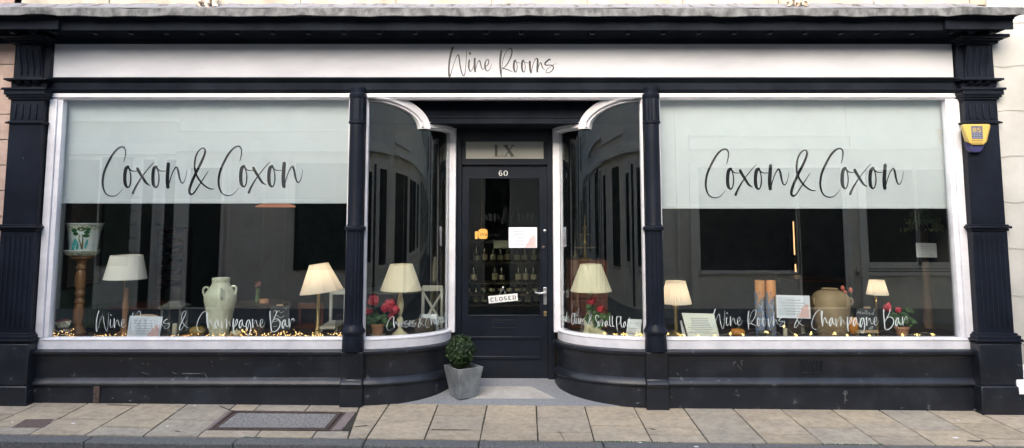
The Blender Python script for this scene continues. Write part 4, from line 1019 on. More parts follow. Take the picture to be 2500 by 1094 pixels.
def card(name, label, cat, c, Y, back=.05, blob=None, lines=6, m_='paper', lm='textgrey', panel=True, group=None, x0=.18, x1=.8, thick=.004, stand=False):
    TL, TR, BR, BL = c
    pts = [P(*BL,Y), P(*BR,Y), P(*TR,Y+back), P(*TL,Y+back)]
    n = (pts[1]-pts[0]).cross(pts[3]-pts[0]).normalized()
    if n.y > 0: n = -n
    mb = MB(); bk = [p-n*thick for p in pts]; mb.hexa(pts, bk); 
    t = thing(name, label, cat, (pts[0]+pts[1])/2, group)
    mb.build('sheet', m_, t, smooth=0)
    def mp(u, v, d):
        a = pts[0].lerp(pts[1], u); b = pts[3].lerp(pts[2], u); return a.lerp(b, v)+n*(d)
    def mpn(u, v, d): return mp(u, v, d)
    if panel:
        mb = MB(); mb.add([mp(.04,.1,.0006),mp(.55,.1,.0006),mp(.55,.9,.0006),mp(.04,.9,.0006)], [(0,1,2,3)]); mb.build('printed_panel', 'papergrey', t, smooth=0)
    if blob:
        mb = MB(); q = [(1,.02),(.98,.6)]+[(.9,.62),(.83,.52),(.76,.45),(.74,.3),(.66,.2),(.6,.03)]
        mb.add([mp(u*.97,v,.0009) for u,v in q], [tuple(range(len(q)))]); mb.build('pink_shape', 'pinkprint', t, smooth=0)
    mb = MB()
    for i in range(lines):
        v = .78-.6*i/max(1,lines-1); w_ = .28+.3*random.random(); cc_ = (x0+x1)/2
        hh = .016
        a, b_ = cc_-w_*(x1-x0), cc_+w_*(x1-x0)
        mb.add([mp(a,v-hh,.0012),mp(b_,v-hh,.0012),mp(b_,v+hh,.0012),mp(a,v+hh,.0012)], [(0,1,2,3)])
    if lines: mb.build('printed_lines', lm, t, smooth=0)
    if stand:
        mb = MB(); a = mp(.5,.9,-thick-.001); mb.tube([a, Vector((a.x, a.y+.09, zdk+.005))], .006, 6); mb.build('stand_strut','palewood',t)
    return t
def flowerhead(mb, c, r, n=26):
    for _ in range(n):
        d = Vector([random.gauss(0,1) for _ in range(3)]).normalized(); p = Vector(c)+d*r*random.uniform(.55,1)
        nn = (d+Vector([random.uniform(-.5,.5) for _ in range(3)])).normalized(); t = nn.orthogonal().normalized(); b = nn.cross(t); s_ = r*.36
        vs = [p+nn*s_*.15]+[p+(t*math.cos(k*math.pi/3.)+b*math.sin(k*math.pi/3.))*s_*(1 if k%2 else .72) for k in range(6)]
        mb.add(vs, [(0,1+k,1+(k+1)%6) for k in range(6)])
def leafy(mb, c, r, n, s_, sz=1):
    for _ in range(n):
        d = Vector([random.gauss(0,1) for _ in range(3)]).normalized(); p = Vector(c)+Vector((d.x*r,d.y*r*.7,d.z*r*sz))*random.uniform(.3,1)
        nn = (d+Vector((0,-.3,.7))+Vector([random.uniform(-.5,.5) for _ in range(3)])).normalized(); t = nn.orthogonal().normalized(); b = nn.cross(t); q = s_*random.uniform(.7,1.2)
        vs = [p]+[p+(t*math.cos(k*math.pi/4)+b*math.sin(k*math.pi/4))*q*(1 if k%2 else .88)+nn*q*.22 for k in range(8)]
        mb.add(vs, [(0,1+k,1+(k+1)%8) for k in range(8)])
def lampset(label, Y, cx, shade, basep, smat, bmat, cxb=None, lit=None, seg=40, flute=None, stl=0, group='table lamps in the window displays', bulbr=.02, sm=35, glow='bulb'):
    cxb = cxb or cx; t = thing('table_lamp', label, 'lamp', base(cxb, Y), group)
    rt, yt, rb, yb = shade; k = mpp(yb, Y); xs = X(cx, yb, Y); piv = (xs, Y, (Z(yt,Y)+Z(yb,Y))/2)
    pr = [(rb*k,Z(yb,Y)),(rt*k,Z(yt,Y))]
    pr = [(rb*k+(rt-rb)*k*i/8, Z(yb,Y)+(Z(yt,Y)-Z(yb,Y))*i/8) for i in range(9)]
    mb = MB(); mb.lathe(pr, xs, Y, seg, flute, caps=False)
    if stl: tilt(mb, piv, stl)
    sh_ = mb.build('lamp_shade', smat, t, smooth=sm)
    mb = MB()
    for r_, py in ((rb,yb),(rt,yt)):
        zz = Z(py,Y); mb.lathe([(r_*k+.0015,zz-.004),(r_*k+.0015,zz+.004),(r_*k-.001,zz+.004),(r_*k-.001,zz-.004)], xs, Y, seg, caps=False)
    if stl: tilt(mb, piv, stl)
    mb.build('shade_trim', smat, sh_, smooth=sm)
    bot = pyz(zdk, Y)
    basep = [(r, min(py, bot)) for r, py in basep]
    LP('lamp_base', bmat, t, cxb, Y, basep)
    top = min(p[1] for p in basep)
    mb = MB(); a = Vector((X(cxb,top,Y),Y,Z(top,Y)-.01)); mb.tube([a, Vector((xs,Y,Z((yt+yb)/2,Y)))], .006, 8); mb.build('lamp_stem', 'dullbrass', t)
    mb = MB(); mb.ball((xs,Y,Z(yt*.45+yb*.55,Y)), bulbr if lit else .018, seg=12, rings=8)
    mb.build('bulb', glow if lit else 'candle', t)
    return t
# -- left window
Y = .32
pd = thing('pedestal','turned oak pedestal carrying the painted pot','pedestal',base(188,Y))
LP('pedestal_column','wood',pd,196,Y,[(17,821),(19,812),(15,806),(13,800),(10,795),(11,785),(12.5,770),(12.5,752),(10,742),(12,738),(12,735),(8,728),(10,722),(12,718),(12,714),(9,708),(11,702),(12,690),(12.5,676),(11,665),(9,660),(12,656),(12,652),(9,645),(11,640),(11,636)],pyref=700,seg=32)
LP('pedestal_top','wood',pd,200,Y,[(11,638),(16,633),(27,630),(28,625)],pyref=640)
pp_ = thing('plant_pot','porcelain pot painted with a green pine and turquoise rocks, standing in its saucer','plant pot',P(203,623,Y))
bowl_prof = [(31,613),(32,600),(34,580),(36.5,562),(38,553),(41,548),(43,546),(43,544.5),(40,545),(36,552),(30,600),(3,606)]
pb_ = LP('pot_body','porcelain',pp_,204.5,Y,bowl_prof,pyref=600,seg=40,smooth=50,caps=False)
LP('pot_band','porcrim',pb_,204.5,Y,[(32.5,609.5),(31.6,614),(31.3,614)],pyref=600,seg=40,caps=False)
LP('pot_band','porcrim',pb_,204.5,Y,[(37.4,561),(38.3,554),(40.5,549.5)],pyref=600,seg=40,caps=False)
sc_ = LP('saucer','porcelain',pp_,200,Y,[(27,624.5),(35,620),(38,614),(40.5,612),(40.5,610),(36,613),(24,617)],pyref=612,seg=40)
LP('saucer_band','porcrim',sc_,200,Y,[(28,624.6),(35.6,620.2),(38.2,615)],pyref=612,seg=40,caps=False)
kk = mpp(600,Y); xc_ = X(204.5,600,Y)
def potmap(u, v, d):      # u px from the pot axis, v = -py
    py = -v; r = (36.5-(py-562)*.105)*kk+d+.0004; a = max(-1.4,min(1.4,(u-204.5)/(36.5-(py-562)*.105)))
    return Vector((xc_+r*math.sin(a), Y-r*math.cos(a), Z(py,Y)))
mb = MB()
for st in ([(217,-606,4),(214,-592,2.6),(211,-582,2.2),(213,-572,1.6)],[(218,-604,4),(219,-588,2.6),(219,-580,2),(218,-572,1.5)]): ribbon(mb, st, potmap, n=4)
mb.build('painted_trunk','pbrown',pb_,smooth=0)
mb = MB()
for x,y,a,b in ((200,562,9,4),(217,559,11,4),(231,560,6,4),(204,570,8,3.4),(228,567,7,3.4),(226,575,9,3.2)): 
    _o = .003+random.random()*.002; mb.add([potmap(x+a*.85*math.cos(q*.524), -y+b*1.25*math.sin(q*.524), _o) for q in range(12)], [tuple(range(12))])
mb.build('painted_pine','pgreen',pb_,smooth=0)
mb = MB()
for st in ([(196,-606,8),(200,-594,9),(203,-584,5)],[(207,-606,6),(208,-595,5),(206,-588,3)],[(224,-604,4),(227,-592,5),(229,-585,3)]): ribbon(mb, st, potmap, n=5)
mb.build('painted_rocks','pteal',pb_,smooth=0)
mb = MB()
for st in ([(170,-606,3),(174,-592,2),(171,-580,3),(176,-570,1)],[(178,-604,3),(181,-590,2.4),(179,-582,1.5)],[(172,-566,.9),(180,-563,1),(186,-568,.9),(196,-570,.8)],[(186,-602,2),(188,-592,1.4)]): ribbon(mb, st, potmap, n=4)
mb.build('painted_figures','pblue',pb_,smooth=0)
lampset('table lamp with plain white drum shade on a turned wood base',.36,306.5,(36.5,624,49,680),[(15,821),(15,812),(9,806),(8,795),(6,788),(7,770),(7.5,750),(6.5,730),(6,722),(7,716),(6,708),(4,703)],'shade','wood',cxb=303)
lampset('tilted lit table lamp with panelled ivory shade on a tall brass column',.26,781,(24,645,54,712),[(11,822),(12,816),(9,812),(6,808),(7,804),(4.5,800),(4.2,708)],'pleat','dullbrass',cxb=775,lit=1,seg=10,stl=-.13,sm=15)
am = thing('amphora','pale glazed jar with four loop handles in the left window','jar',base(537,.3))
Ya = .3
LP('jar_body','celadon',am,537.5,Ya,[(22,822),(22.5,814),(26,792),(30,770),(34,750),(37.5,734),(37.5,723),(34,713),(30,708),(29.5,706),(27,704),(23,697),(20,690),(19.6,688.5),(21,686),(21,680),(20,678),(16,679.5)],pyref=740,seg=40,smooth=60)
for dx, yy in ((-37,0),(37,-3),(14,0)):
    k = mpp(710,Ya); x0_ = X(537.5,710,Ya); mb = MB()
    if abs(dx) > 20:
        s_ = 1 if dx > 0 else -1
        pts = [(x0_+s_*27*k,Ya,Z(706+yy,Ya)),(x0_+s_*32*k,Ya-.01,Z(701+yy,Ya)),(x0_+s_*39*k,Ya-.01,Z(704+yy,Ya)),(x0_+s_*40*k,Ya-.01,Z(714+yy,Ya)),(x0_+s_*36*k,Ya,Z(726+yy,Ya))]
    else: pts = [(x0_+12*k,Ya-.09,Z(705,Ya)),(x0_+15*k,Ya-.13,Z(702,Ya)),(x0_+18*k,Ya-.165,Z(707,Ya)),(x0_+18*k,Ya-.16,Z(720,Ya)),(x0_+17*k,Ya-.12,Z(728,Ya))]
    mb.tube([tuple(p) for p in crom(pts,4)], .010, 8); mb.build('handle','celadon',am)
card('notice_card','white notice with pink corner, propped up at left among the fairy lights','notice',[(317,771),(397,773),(389,824),(309,824)],.10,.03,blob=1)
mb = MB(); mb.ball((X(358,772,.2),.2,Z(776,.2)),.13,.01,.035,24,8); tag(mb.build('serving_board','palewood',None),'pale rounded wooden board behind the leftmost white notice','board')
pb2 = thing('storage_box','white patterned tapered box with dark lid in the far left corner','box',base(155,.2))
mb = MB(); q=lambda px,py,Yy: tuple(P(px,py,Yy))
mb.hexa([q(143,802,.16),q(168,799,.16),q(168,799,.24),q(146,802,.24)],[q(132,787,.15),q(175,783,.15),q(175,783,.26),q(134,787,.26)]); mb.build('box_body','porcrim',pb2,bev=.002)
mb = MB(); mb.hexa([q(133,787,.155),q(174,783,.155),q(174,783,.255),q(135,787,.255)],[q(137,781,.17),q(166,778,.17),q(166,778,.24),q(139,781,.24)]); mb.build('lid','redcloth',pb2,bev=.002)
bp2 = thing('storage_box','low dark box with white scrollwork under the patterned box','box',base(155,.18))
mb = MB(); mb.hexa([q(148,821,.14),q(178,817,.14),q(178,817,.26),q(148,821,.26)],[q(132,803,.13),q(178,800,.13),q(178,800,.27),q(134,803,.27)]); mb.build('box_body','darkwood',bp2,bev=.002)
mb = MB()
for st in ([(136,-806,1.2),(143,-811,1.5),(149,-806,1.2),(153,-813,1.2)],[(152,-812,1),(157,-804,1.8),(160,-812,1.4),(164,-804,1.8),(169,-812,1.2)],[(148,-817,1),(160,-816,1),(175,-815,1)]): ribbon(mb, st, planemap(.128), n=5)
mb.build('scroll_pattern','chalk',bp2,smooth=0)
def pumpkin(label, cx, py, rx, rzp, Y, m_, stemm='leaf', group='pumpkins and gourds on the display shelves'):
    t = thing('pumpkin', label, 'pumpkin', base(cx,Y), group); k = mpp(py,Y)
    zz = zdk+rzp*k; x = X(cx,py,Y); mb = MB(); seg = 40; vs = []; rings = 10
    for i in range(rings+1):
        th = math.pi*i/rings
        for q_ in range(seg):
            a = 2*math.pi*q_/seg; r = rx*k*(math.sin(th)**.8)*(1-.10*abs(math.cos(4.5*a))**3)
            vs.append((x+r*math.cos(a), Y+r*math.sin(a), zz+rzp*k*math.cos(th)*(1-.15*(math.sin(th)<.4))))
    mb.add(vs, [(i*seg+q_, i*seg+(q_+1)%seg, (i+1)*seg+(q_+1)%seg, (i+1)*seg+q_) for i in range(rings) for q_ in range(seg)])
    mb.build('pumpkin_body', m_, t, smooth=60); mb = MB(); mb.tube([(x,Y,zz+rzp*k*.75),(x+.004,Y,zz+rzp*k*1.15),(x+.012,Y,zz+rzp*k*1.35)],[.007,.005,.004],6); mb.build('pumpkin_stem',stemm,t)
pumpkin('small flat orange pumpkin beside the white candle, left window',456,818,14,5,.16,'pumpkin')
pumpkin('large mottled brown squash left of the pale jar',482,810,20,13,.26,'squash','darkwood')
pumpkin('cream white gourd right of the pale jar',576,812,15,9,.22,'gourd','gourd')
pumpkin('tiny orange gourd in front of the cream gourd',565,819,9,4.5,.13,'pumpkin')
pumpkin('orange pumpkin with curled leaf beside the cream certificate',1801,808,17,10,.28,'pumpkin')
pumpkin('deep orange gourd right of the tan jar',2081,795,14,24,.34,'pumpkin')
ln = thing('lantern','weathered wooden candle lantern behind the script in the left window','lantern',base(427,.42)); Yl=.42
mb = MB()
a,b = X(403,760,Yl),X(453,760,Yl)
for x in (a+.012,b-.012):
    for y in (Yl-.08,Yl+.08): mb.box(x-.013,x+.013,y-.013,y+.013,zdk,Z(752,Yl))
mb.box(a,b,Yl-.1,Yl+.1,zdk,zdk+.02); lf = mb.build('lantern_frame','rgrey',ln,bev=.003)
mb = MB(); mb.box(a-.012,b+.012,Yl-.11,Yl+.11,Z(752,Yl),Z(745,Yl)); mb.hexa([(a,Yl-.09,Z(745,Yl)),(b,Yl-.09,Z(745,Yl)),(b,Yl+.09,Z(745,Yl)),(a,Yl+.09,Z(745,Yl))],[(a+.05,Yl-.04,Z(735,Yl)),(b-.05,Yl-.04,Z(735,Yl)),(b-.05,Yl+.04,Z(735,Yl)),(a+.05,Yl+.04,Z(735,Yl))]); mb.build('lantern_lid','rgrey',ln,bev=.004)
tag(LP('candle','candle',None,427,.33,[(6,821),(6,792),(5,790),(.5,790)],pyref=800),'white pillar candle in front of the wooden lantern','candle','candles on the display shelves')
tag(LP('candle','candle',None,1921,.34,[(10,820),(9,803),(8,801),(1,801)],pyref=800),'stout pale candle in the right window, right of the low metal dish','candle','candles on the display shelves')
tag(LP('candle','candle',None,1955,.5,[(11,818),(8,798),(1,797)],pyref=800),'tapered dull candle below the right ampersand, left of the tan jar','candle','candles on the display shelves')
cb = thing('chalkboard','small chalkboard with handwriting behind the word Bar in the left window','chalkboard',base(683,.4))
def board(t, c, Y, easel=False, words=()):
    TL,TR,BR,BL = c; pts=[P(*BL,Y),P(*BR,Y),P(*TR,Y+.03),P(*TL,Y+.03)]; mb=MB(); mb.hexa(pts,[p+Vector((0,.008,0)) for p in pts]); mb.build('slate','slate',t,smooth=0)
    mb = MB()
    for st in words: ribbon(mb, st, planemap(Y-.0005), n=3)
    mb.build('chalk_writing','chalk',t,smooth=0)
    mb = MB(); xm=(TL[0]+TR[0])/2; a=P(xm-8,TL[1]-1,Y+.02); b=P(xm+8,TL[1]-5,Y+.02); mb.box(a.x,b.x,Y+.015,Y+.03,a.z,b.z); mb.build('clip','palewood',t)
    if easel:
        mb = MB(); a=P(BL[0]-1,BL[1]+5,Y-.02); b=P(BR[0]+1,BR[1],Y-.02); mb.box(a.x,b.x,Y-.03,Y+.012,a.z,b.z)
        for u in (.18,.82):
            x=a.x+(b.x-a.x)*u; mb.tube([(x+(.01 if u<.5 else -.01),Y-.01,a.z),(x-(.015 if u<.5 else -.015),Y-.01,zdk)],.007,6)
        mb.tube([((a.x+b.x)/2,Y+.03,b.z+.1),((a.x+b.x)/2,Y+.13,zdk)],.007,6); mb.build('easel','palewood',t)
board(cb,[(660,748),(707,748),(706,806),(659,806)],.4,False,[[(668,-762,.8),(672,-757,.8),(676,-763,.8),(680,-758,.8),(686,-764,.8),(692,-760,.8)],[(668,-775,.8),(676,-770,.8),(684,-776,.8),(694,-771,.8)],[(667,-786,.8),(680,-783,.8),(690,-788,.8)],[(667,-798,.8),(676,-796,.8)],[(697,-755,1),(699,-752,1)]])
cb2 = thing('chalkboard','chalkboard headed Mulled on a small wooden easel, right of the tan jar','chalkboard',base(2115,.33))
board(cb2,[(2092,754),(2141,753),(2141,806),(2088,808)],.33,True,
 [[(2092,-766,1),(2096,-760,.9),(2097,-766,.9),(2101,-760,.9),(2101,-767,1)],[(2105,-763,.8),(2105,-767,.9),(2109,-763,.8),(2110,-767,.8)],[(2113,-758,.8),(2112,-767,.9)],[(2117,-758,.8),(2116,-767,.9)],[(2120,-765,.8),(2123,-763,.8),(2121,-767,.8),(2126,-767,.8)],[(2131,-764,.8),(2128,-766,.8),(2132,-768,.8),(2134,-757,.8)],
  [(2098,-776,.9),(2102,-781,.9),(2105,-775,.9)],[(2108,-776,.9),(2108,-781,.9)],[(2112,-781,.9),(2112,-776,.9),(2117,-781,.9)],[(2120,-778,.9),(2124,-777,.9),(2121,-781,.9),(2126,-781,.9)],
  [(2094,-795,.9),(2099,-790,.9),(2098,-797,.9),(2104,-796,.9)],[(2108,-790,.9),(2114,-793,.9),(2108,-798,.9)],[(2124,-800,1),(2131,-797,1),(2128,-803,1),(2122,-802,1)],[(2134,-757,1),(2136,-755,1)]])
tag(LP('wicker_basket','wicker',None,629,.34,[(14,820),(17,812),(17,800),(16,796),(14,797),(13,812)],pyref=805,seg=30),'ribbed dark wicker pot between the pale jar and the left chalkboard','basket')
fv = thing('flower_vase','slim green vase with pink blooms on the far table behind the left window','vase',P(632,735,1.0))
LP('vase_body','leaf',fv,629,1.0,[(5,738),(5,725),(4,712),(5,704)],pyref=720)
mb = MB(); c=P(631,693,1.0); flowerhead(mb,c,.03,18); flowerhead(mb,P(627,697,1.0),.022,12); mb.build('blooms','pinkpetal',fv,smooth=0)
tag(LP('clay_cup','terra',None,645,.95,[(10,750),(12,742),(12,731),(10,730),(9,742)],pyref=740),'small round terracotta cup on the far table beside the slim vase','cup')
dc = thing('decanter','clear glass decanter beside the column in the left window','decanter',base(829,.3))
LP('decanter_body','clearglass',dc,828,.3,[(9,821),(10,800),(9,785),(6,776),(7,771),(8,768)],pyref=800,caps=False)
# generic seat and table furniture of the room
def table(label, cx, py, Y, r, m_='darkwood'):
    t = thing('bistro_table', label, 'table', (X(cx,py,Y),Y,zfl),'tables inside the bar'); zt=Z(py,Y); x=X(cx,py,Y)
    mb = MB(); mb.lathe([(r-.01,zt-.03),(r,zt-.025),(r,zt-.005),(r-.005,zt)],x,Y,32); mb.build('tabletop',m_,t)
    mb = MB(); mb.lathe([(.22,zfl),(.2,zfl+.02),(.04,zfl+.05),(.03,zt-.04),(.08,zt-.03)],x,Y,16); mb.build('pedestal_leg','darkwood',t); return t
table('round dark table behind the oak pedestal and white shade lamp',345,742,1.3,.34,'redwood')
table('round dark table behind the pale jar, holding the slim vase',640,738,1.0,.28)
table('round grey table behind the curved left window',960,706,1.9,.36,'rgrey')
def chair(label, cx, Y, pyt, pys, wpx, cross_=True, m_='whitechair', rot=0):
    t = thing('chair', label, 'chair', (X(cx,720,Y),Y,zfl), 'chairs inside the bar'); k=mpp(700,Y); x=X(cx,720,Y); w_=wpx*k/2; zt,zs=Z(pyt,Y),Z(pys,Y)
    zs = min(zs, zfl+.62)
    mb = MB(); mb.box(x-w_,x+w_,Y-.02,Y+.02,zt-.06,zt); mb.build('top_rail',m_,t,bev=.008)
    for s in (-1,1): mb = MB(); mb.tube([(x+s*w_*.92,Y,zt-.02),(x+s*w_*.92,Y,zs),(x+s*w_*.95,Y+.02,zfl)],.017,8); mb.build('leg',m_,t)
    for s in (-1,1): mb = MB(); mb.tube([(x+s*w_*.9,Y-.4,zs-.02),(x+s*w_*.92,Y-.42,zfl)],.017,8); mb.build('leg',m_,t)
    mb = MB(); mb.box(x-w_,x+w_,Y-.44,Y+.02,zs-.03,zs); mb.build('seat',m_,t,bev=.01)
    if cross_:
        mb = MB(); mb.tube([(x-w_*.85,Y,zt-.09),(x+w_*.85,Y,zs+.06)],.013,6); mb.tube([(x+w_*.85,Y+.012,zt-.09),(x-w_*.85,Y+.012,zs+.06)],.013,6); mb.box(x-w_*.9,x+w_*.9,Y-.012,Y+.012,zs+.03,zs+.06); mb.build('cross_back',m_,t)
    return t
chair('white cross back chair behind the curved left window',1056,1.25,697,800,50)
chair('white chair partly hidden by the column, behind the tilted lamp',826,.98,705,782,38,False)
chair('brown bentwood chair deep in the left window',760,1.5,740,790,60,False,'redwood')
chair('dark chair deep in the right window under the reflected sill',2230,1.5,770,800,70,True,'darkwood')
mb = MB(); zz0,zz1 = zfl+.1, Z(745,1.1)
for k in range(12): y_ = .84+k*.045; mb.box(-4.37,-4.30,y_,y_+.03,zz0,zz1)
mb.box(-4.36,-4.31,.83,1.38,zz0+.03,zz0+.06); mb.box(-4.36,-4.31,.83,1.38,zz1-.06,zz1-.03)
tag(mb.build('radiator','radiator',None,bev=.006),'green ribbed radiator low on the side wall behind the oak pedestal','radiator')
pf = thing('framed_print','large faded print in a black frame on the green side wall','picture',(-4.37,1.0,2))
mb = MB(); z0,z1=Z(690,1.2),Z(480,1.2); mb.box(-4.375,-4.355,.62,1.22,z0,z1); mb.build('print_sheet','map',pf)
mb = MB(); 
for a in ((.60,.62,z0-.02,z1+.02),(1.22,1.245,z0-.02,z1+.02),(.62,1.22,z0-.02,z0),(.62,1.22,z1,z1+.02)): mb.box(-4.378,-4.34,*a)
mb.build('picture_frame','darkwood',pf)
pn = thing('lamp_reflection','orange lamp reflection built as a wide copper pendant below the left blind edge','lamp reflection',P(672,503,.9))
kq=mpp(503,.9); LP('reflection_shade','lampglow',pn,673,.9,[(48,506),(47,503),(30,496),(8,480)],pyref=503,sy=.9,seg=36,caps=False)  # orange lamp reflection modelled as a faintly glowing disc in the room
mb=MB(); a=P(673,482,.9); mb.tube([a,(a.x,.9,zcl)],.004,6); mb.build('cord','darkwood',pn)
wr = thing('wine_rack','dark rack of bottles against the green wall, behind the lantern','wine rack',(X(425,700,2.2),2.2,zfl)); Yw=2.2
mb = MB(); a,b=X(395,600,Yw),X(458,600,Yw)
for x in (a,b): mb.box(x-.012,x+.012,Yw-.12,Yw+.12,zfl,Z(560,Yw))
for k in range(6): zz=Z(570+k*26,Yw); mb.box(a,b,Yw-.12,Yw+.12,zz-.008,zz)
mb.build('rack_frame','darkwood',wr)
for k in range(6):
    for j in range(4):
        zz=Z(570+k*26,Yw)+.04; x=a+.05+j*(b-a-.1)/3; mb=MB(); mb.tube([(x,Yw-.15,zz),(x,Yw-.06,zz),(x,Yw-.03,zz),(x,Yw+.1,zz)],[.014,.014,.036,.036],10); mb.build('bottle',['bottle','redcloth','bluebook','bottle'][(k+j)%4],wr)
# left garland
fl = thing('fairy_lights','bronze leaf fairy light garland along the left window ledge','fairy lights',base(480,.12),'strings of fairy lights on the window ledges')
random.seed(11)
wire=[]; pxx=124
while pxx<834: wire.append(tuple(Vector((X(pxx,815,.1),random.uniform(.075,.16),zdk+random.uniform(.004,.05))))); pxx+=random.uniform(5,10)
mb=MB(); mb.tube(crom(wire,3),.0018,5); mb.build('wire','copperwire',fl)
mb=MB(); mb2=MB()
dens=[(124,190,110),(190,330,120),(395,440,24),(440,520,36),(520,560,50),(560,600,24),(590,625,80),(625,680,60),(675,735,120),(735,834,110)]
for a,b,n_ in dens:
    for _ in range(n_):
        px=random.uniform(a,b); yy=random.uniform(.07,.17); hmax=.085 if (a in (124,590,675)) else .05
        c=Vector((X(px,815,yy),yy,zdk+.004+hmax*random.random()**1.6))
        if random.random()<.55: mb.ball(c,.0042*random.uniform(.6,1.25),seg=6,rings=4)
        else:
            d=Vector([random.uniform(-1,1) for _ in range(3)]).normalized(); t=d.orthogonal().normalized(); q_=d.cross(t); s_=random.uniform(.006,.012); mb2.add([c-t*s_,c-q_*s_*.4,c+t*s_,c+q_*s_*.4],[(0,1,2,3)])
mb.build('bulb','gold',fl,kind='stuff'); mb2.build('bronze_leaf','copperwire',fl,smooth=0,kind='stuff')
def lights(label, pts, loc):
    fl=thing('fairy_lights',label,'fairy lights',loc,'strings of fairy lights on the window ledges')
    w_=[]
    for i,(px,py,yy) in enumerate(pts):
        c=P(px,py,yy); c.z=max(c.z,zdk+.012); w_.append(tuple(c))
        if i<len(pts)-1:
            d=P(pts[i+1][0],pts[i+1][1],pts[i+1][2]); m_=c.lerp(d,.5); w_.append((m_.x,m_.y+.01,max(m_.z,zdk+.01)+random.uniform(.0,.05)))
        mb=MB()
        for _ in range(9):
            d=Vector((random.gauss(0,.010),random.gauss(0,.006),random.gauss(.0,.008))); p=c+d*.85; p.z=max(p.z,zdk+.003); ax=Vector([random.uniform(-1,1) for _ in range(3)]).normalized()
            mb.tube([p-ax*.006,p,p+ax*.006],[.001,.0027,.001],6)
        mb.build('light_cluster','warmled',fl)
    mb=MB(); mb.tube(crom(w_,5),.0016,6); mb.build('wire','clearwire',fl)
random.seed(5)
lights('clear wire with warm light clusters along the right window ledge',[(1620,812,.12),(1628,815,.14),(1662,818,.12),(1671,819,.1),(1707,819,.09),(1744,820,.09),(1783,815,.12),(1815,818,.1),(1872,812,.13),(1914,797,.16),(1942,818,.1),(1980,815,.12),(2038,814,.12),(2069,819,.1),(2122,820,.1),(2202,818,.1),(2238,818,.1),(2276,817,.1)],base(1950,.12))
lights('short string of warm light clusters under the curved right window',[(1478,815,.25),(1503,817,.2),(1520,816,.2),(1528,817,.2),(1553,819,.17),(1565,817,.17)],base(1520,.2))
# -- bow left
def geranium(label, cx, Y, pot, heads, leaves, potm='terra', saucer=True, pm='petal'):
    t=thing('potted_geranium',label,'potted plant',base(cx,Y),'potted geraniums on the display shelves'); bot=pyz(zdk,Y)
    rt,yt,rb=pot
    LP('flower_pot',potm,t,cx,Y,[(rb,bot),(rt-2.2,yt+6),(rt-2,yt+6),(rt,yt+5.5),(rt,yt),(rt-2,yt),(rt-3,yt+4),(2,yt+5)],pyref=yt+10,smooth=30,caps=False)
    if saucer: LP('saucer','porcrim',t,cx,Y,[(rb+3,bot),(rb+8,bot-3),(rb+7,bot-3.5),(rb,bot-2)],pyref=bot-5)
    for (px,py,r,n) in heads:
        c=P(px,py,Y+random.uniform(-.06,.03)); mb=MB(); mb.tube([P(cx,yt+2,Y),P((px+cx)/2+2,(py+yt)/2,Y),c],.003,5); s_=mb.build('stem','leaf',t)
        mb=MB(); flowerhead(mb,c,r*1.22*mpp(py,Y),int(n*1.2)); mb.build('flower_head',pm,t,smooth=0)
    mb=MB()
    for (px,py,r,n) in leaves: leafy(mb,P(px,py,Y),r*mpp(py,Y),n,.024 if r<30 else .026,.8)
    mb.build('leaves','leaf',t,smooth=0); return t
random.seed(21)
geranium('bright red geranium in a terracotta pot beside the left column',922,.33,(17,790,12),[(912,733,12,70),(901,760,8,36),(950,745,12,60),(962,757,11,60),(954,738,9,40),(955,772,7,30),(940,752,9,40)],[(905,782,17,40),(930,784,18,44),(893,790,10,20),(948,790,12,18),(918,772,12,18)])
lampset('cream pleated shade lamp on a turned cream base in the curved left window',.42,979,(27.5,646,50,708),[(19,822),(18,814),(10,808),(5,802),(4.5,795),(7,788),(8,780),(6,775),(3.5,772),(5,766),(8,757),(9,745),(8,733),(5,722),(4,712),(6,710)],'creamshade','gourd',cxb=976,lit=1,bulbr=.011,seg=180,flute=(60,.010),glow='bulbdim')
card('menu_card','pale blue white folded menu card beside the door end of the curved left window','menu',[(1031,767),(1065,767),(1071,806),(1048,810)],.52,.03,lines=3,panel=False,x0=.2,x1=.8)
mb=MB(); c=P(1037,803,.55); mb.lathe([(.095,zdk),(.10,zdk+.03),(.10,zdk+.12),(.092,zdk+.135),(.02,zdk+.138)],X(1038,800,.44),.44,28,flute=(14,.03)); tag(mb.build('log_stump','wicker',None),'dark bark covered log beside the folded menu card','log')
# -- bow right
Yr=.42
random.seed(8)
lampset('buff coolie shade lamp above the geranium in the curved right window',.46,1443,(26,646,50,710),[(20,822),(18,812),(14,800),(15,785),(10,770),(5,755),(4,740),(5,712)],'buff','gourd',cxb=1441,seg=180,flute=(60,.008))
geranium('sparser geranium with crimson heads in the curved right window',1452,.40,(15,800,11),[(1443,735,9,40),(1466,755,8,34),(1452,731,6,22)],[(1440,752,12,18),(1455,772,16,30),(1478,775,14,22),(1436,775,12,16),(1462,790,14,18)],potm='gourd',saucer=False)
card('menu_card','pale blue white menu card beside the right column','menu',[(1533,779),(1567,780),(1563,824),(1528,821)],.20,.03,lines=3,panel=False)
tag(LP('pebble_dish','gourd',None,1462,.33,[(20,821),(22,814),(14,808),(3,806)],pyref=815),'low cream dish of gourds below the crimson geranium','dish')
cbn = thing('cabinet','tall mahogany cabinet behind the curved right window','cabinet',(X(1440,700,1.6),1.7,zfl)); Yc=1.6
mb=MB(); a,b=X(1390,600,Yc),X(1482,600,Yc); zt_=Z(636,Yc)
mb.box(a,b,Yc,Yc+.45,zfl,zt_); mb.build('cabinet_body','redwood',cbn,bev=.004)
for k in range(4):
    mb=MB(); z1=zt_-.04-k*.2; mb.box(a+.02,b-.02,Yc-.015,Yc,z1-.18,z1); dr=mb.build('drawer','redwood',cbn,bev=.004); mb=MB(); mb.ball(((a+b)/2,Yc-.025,z1-.09),.014,seg=8); mb.build('knob','dullbrass',dr)
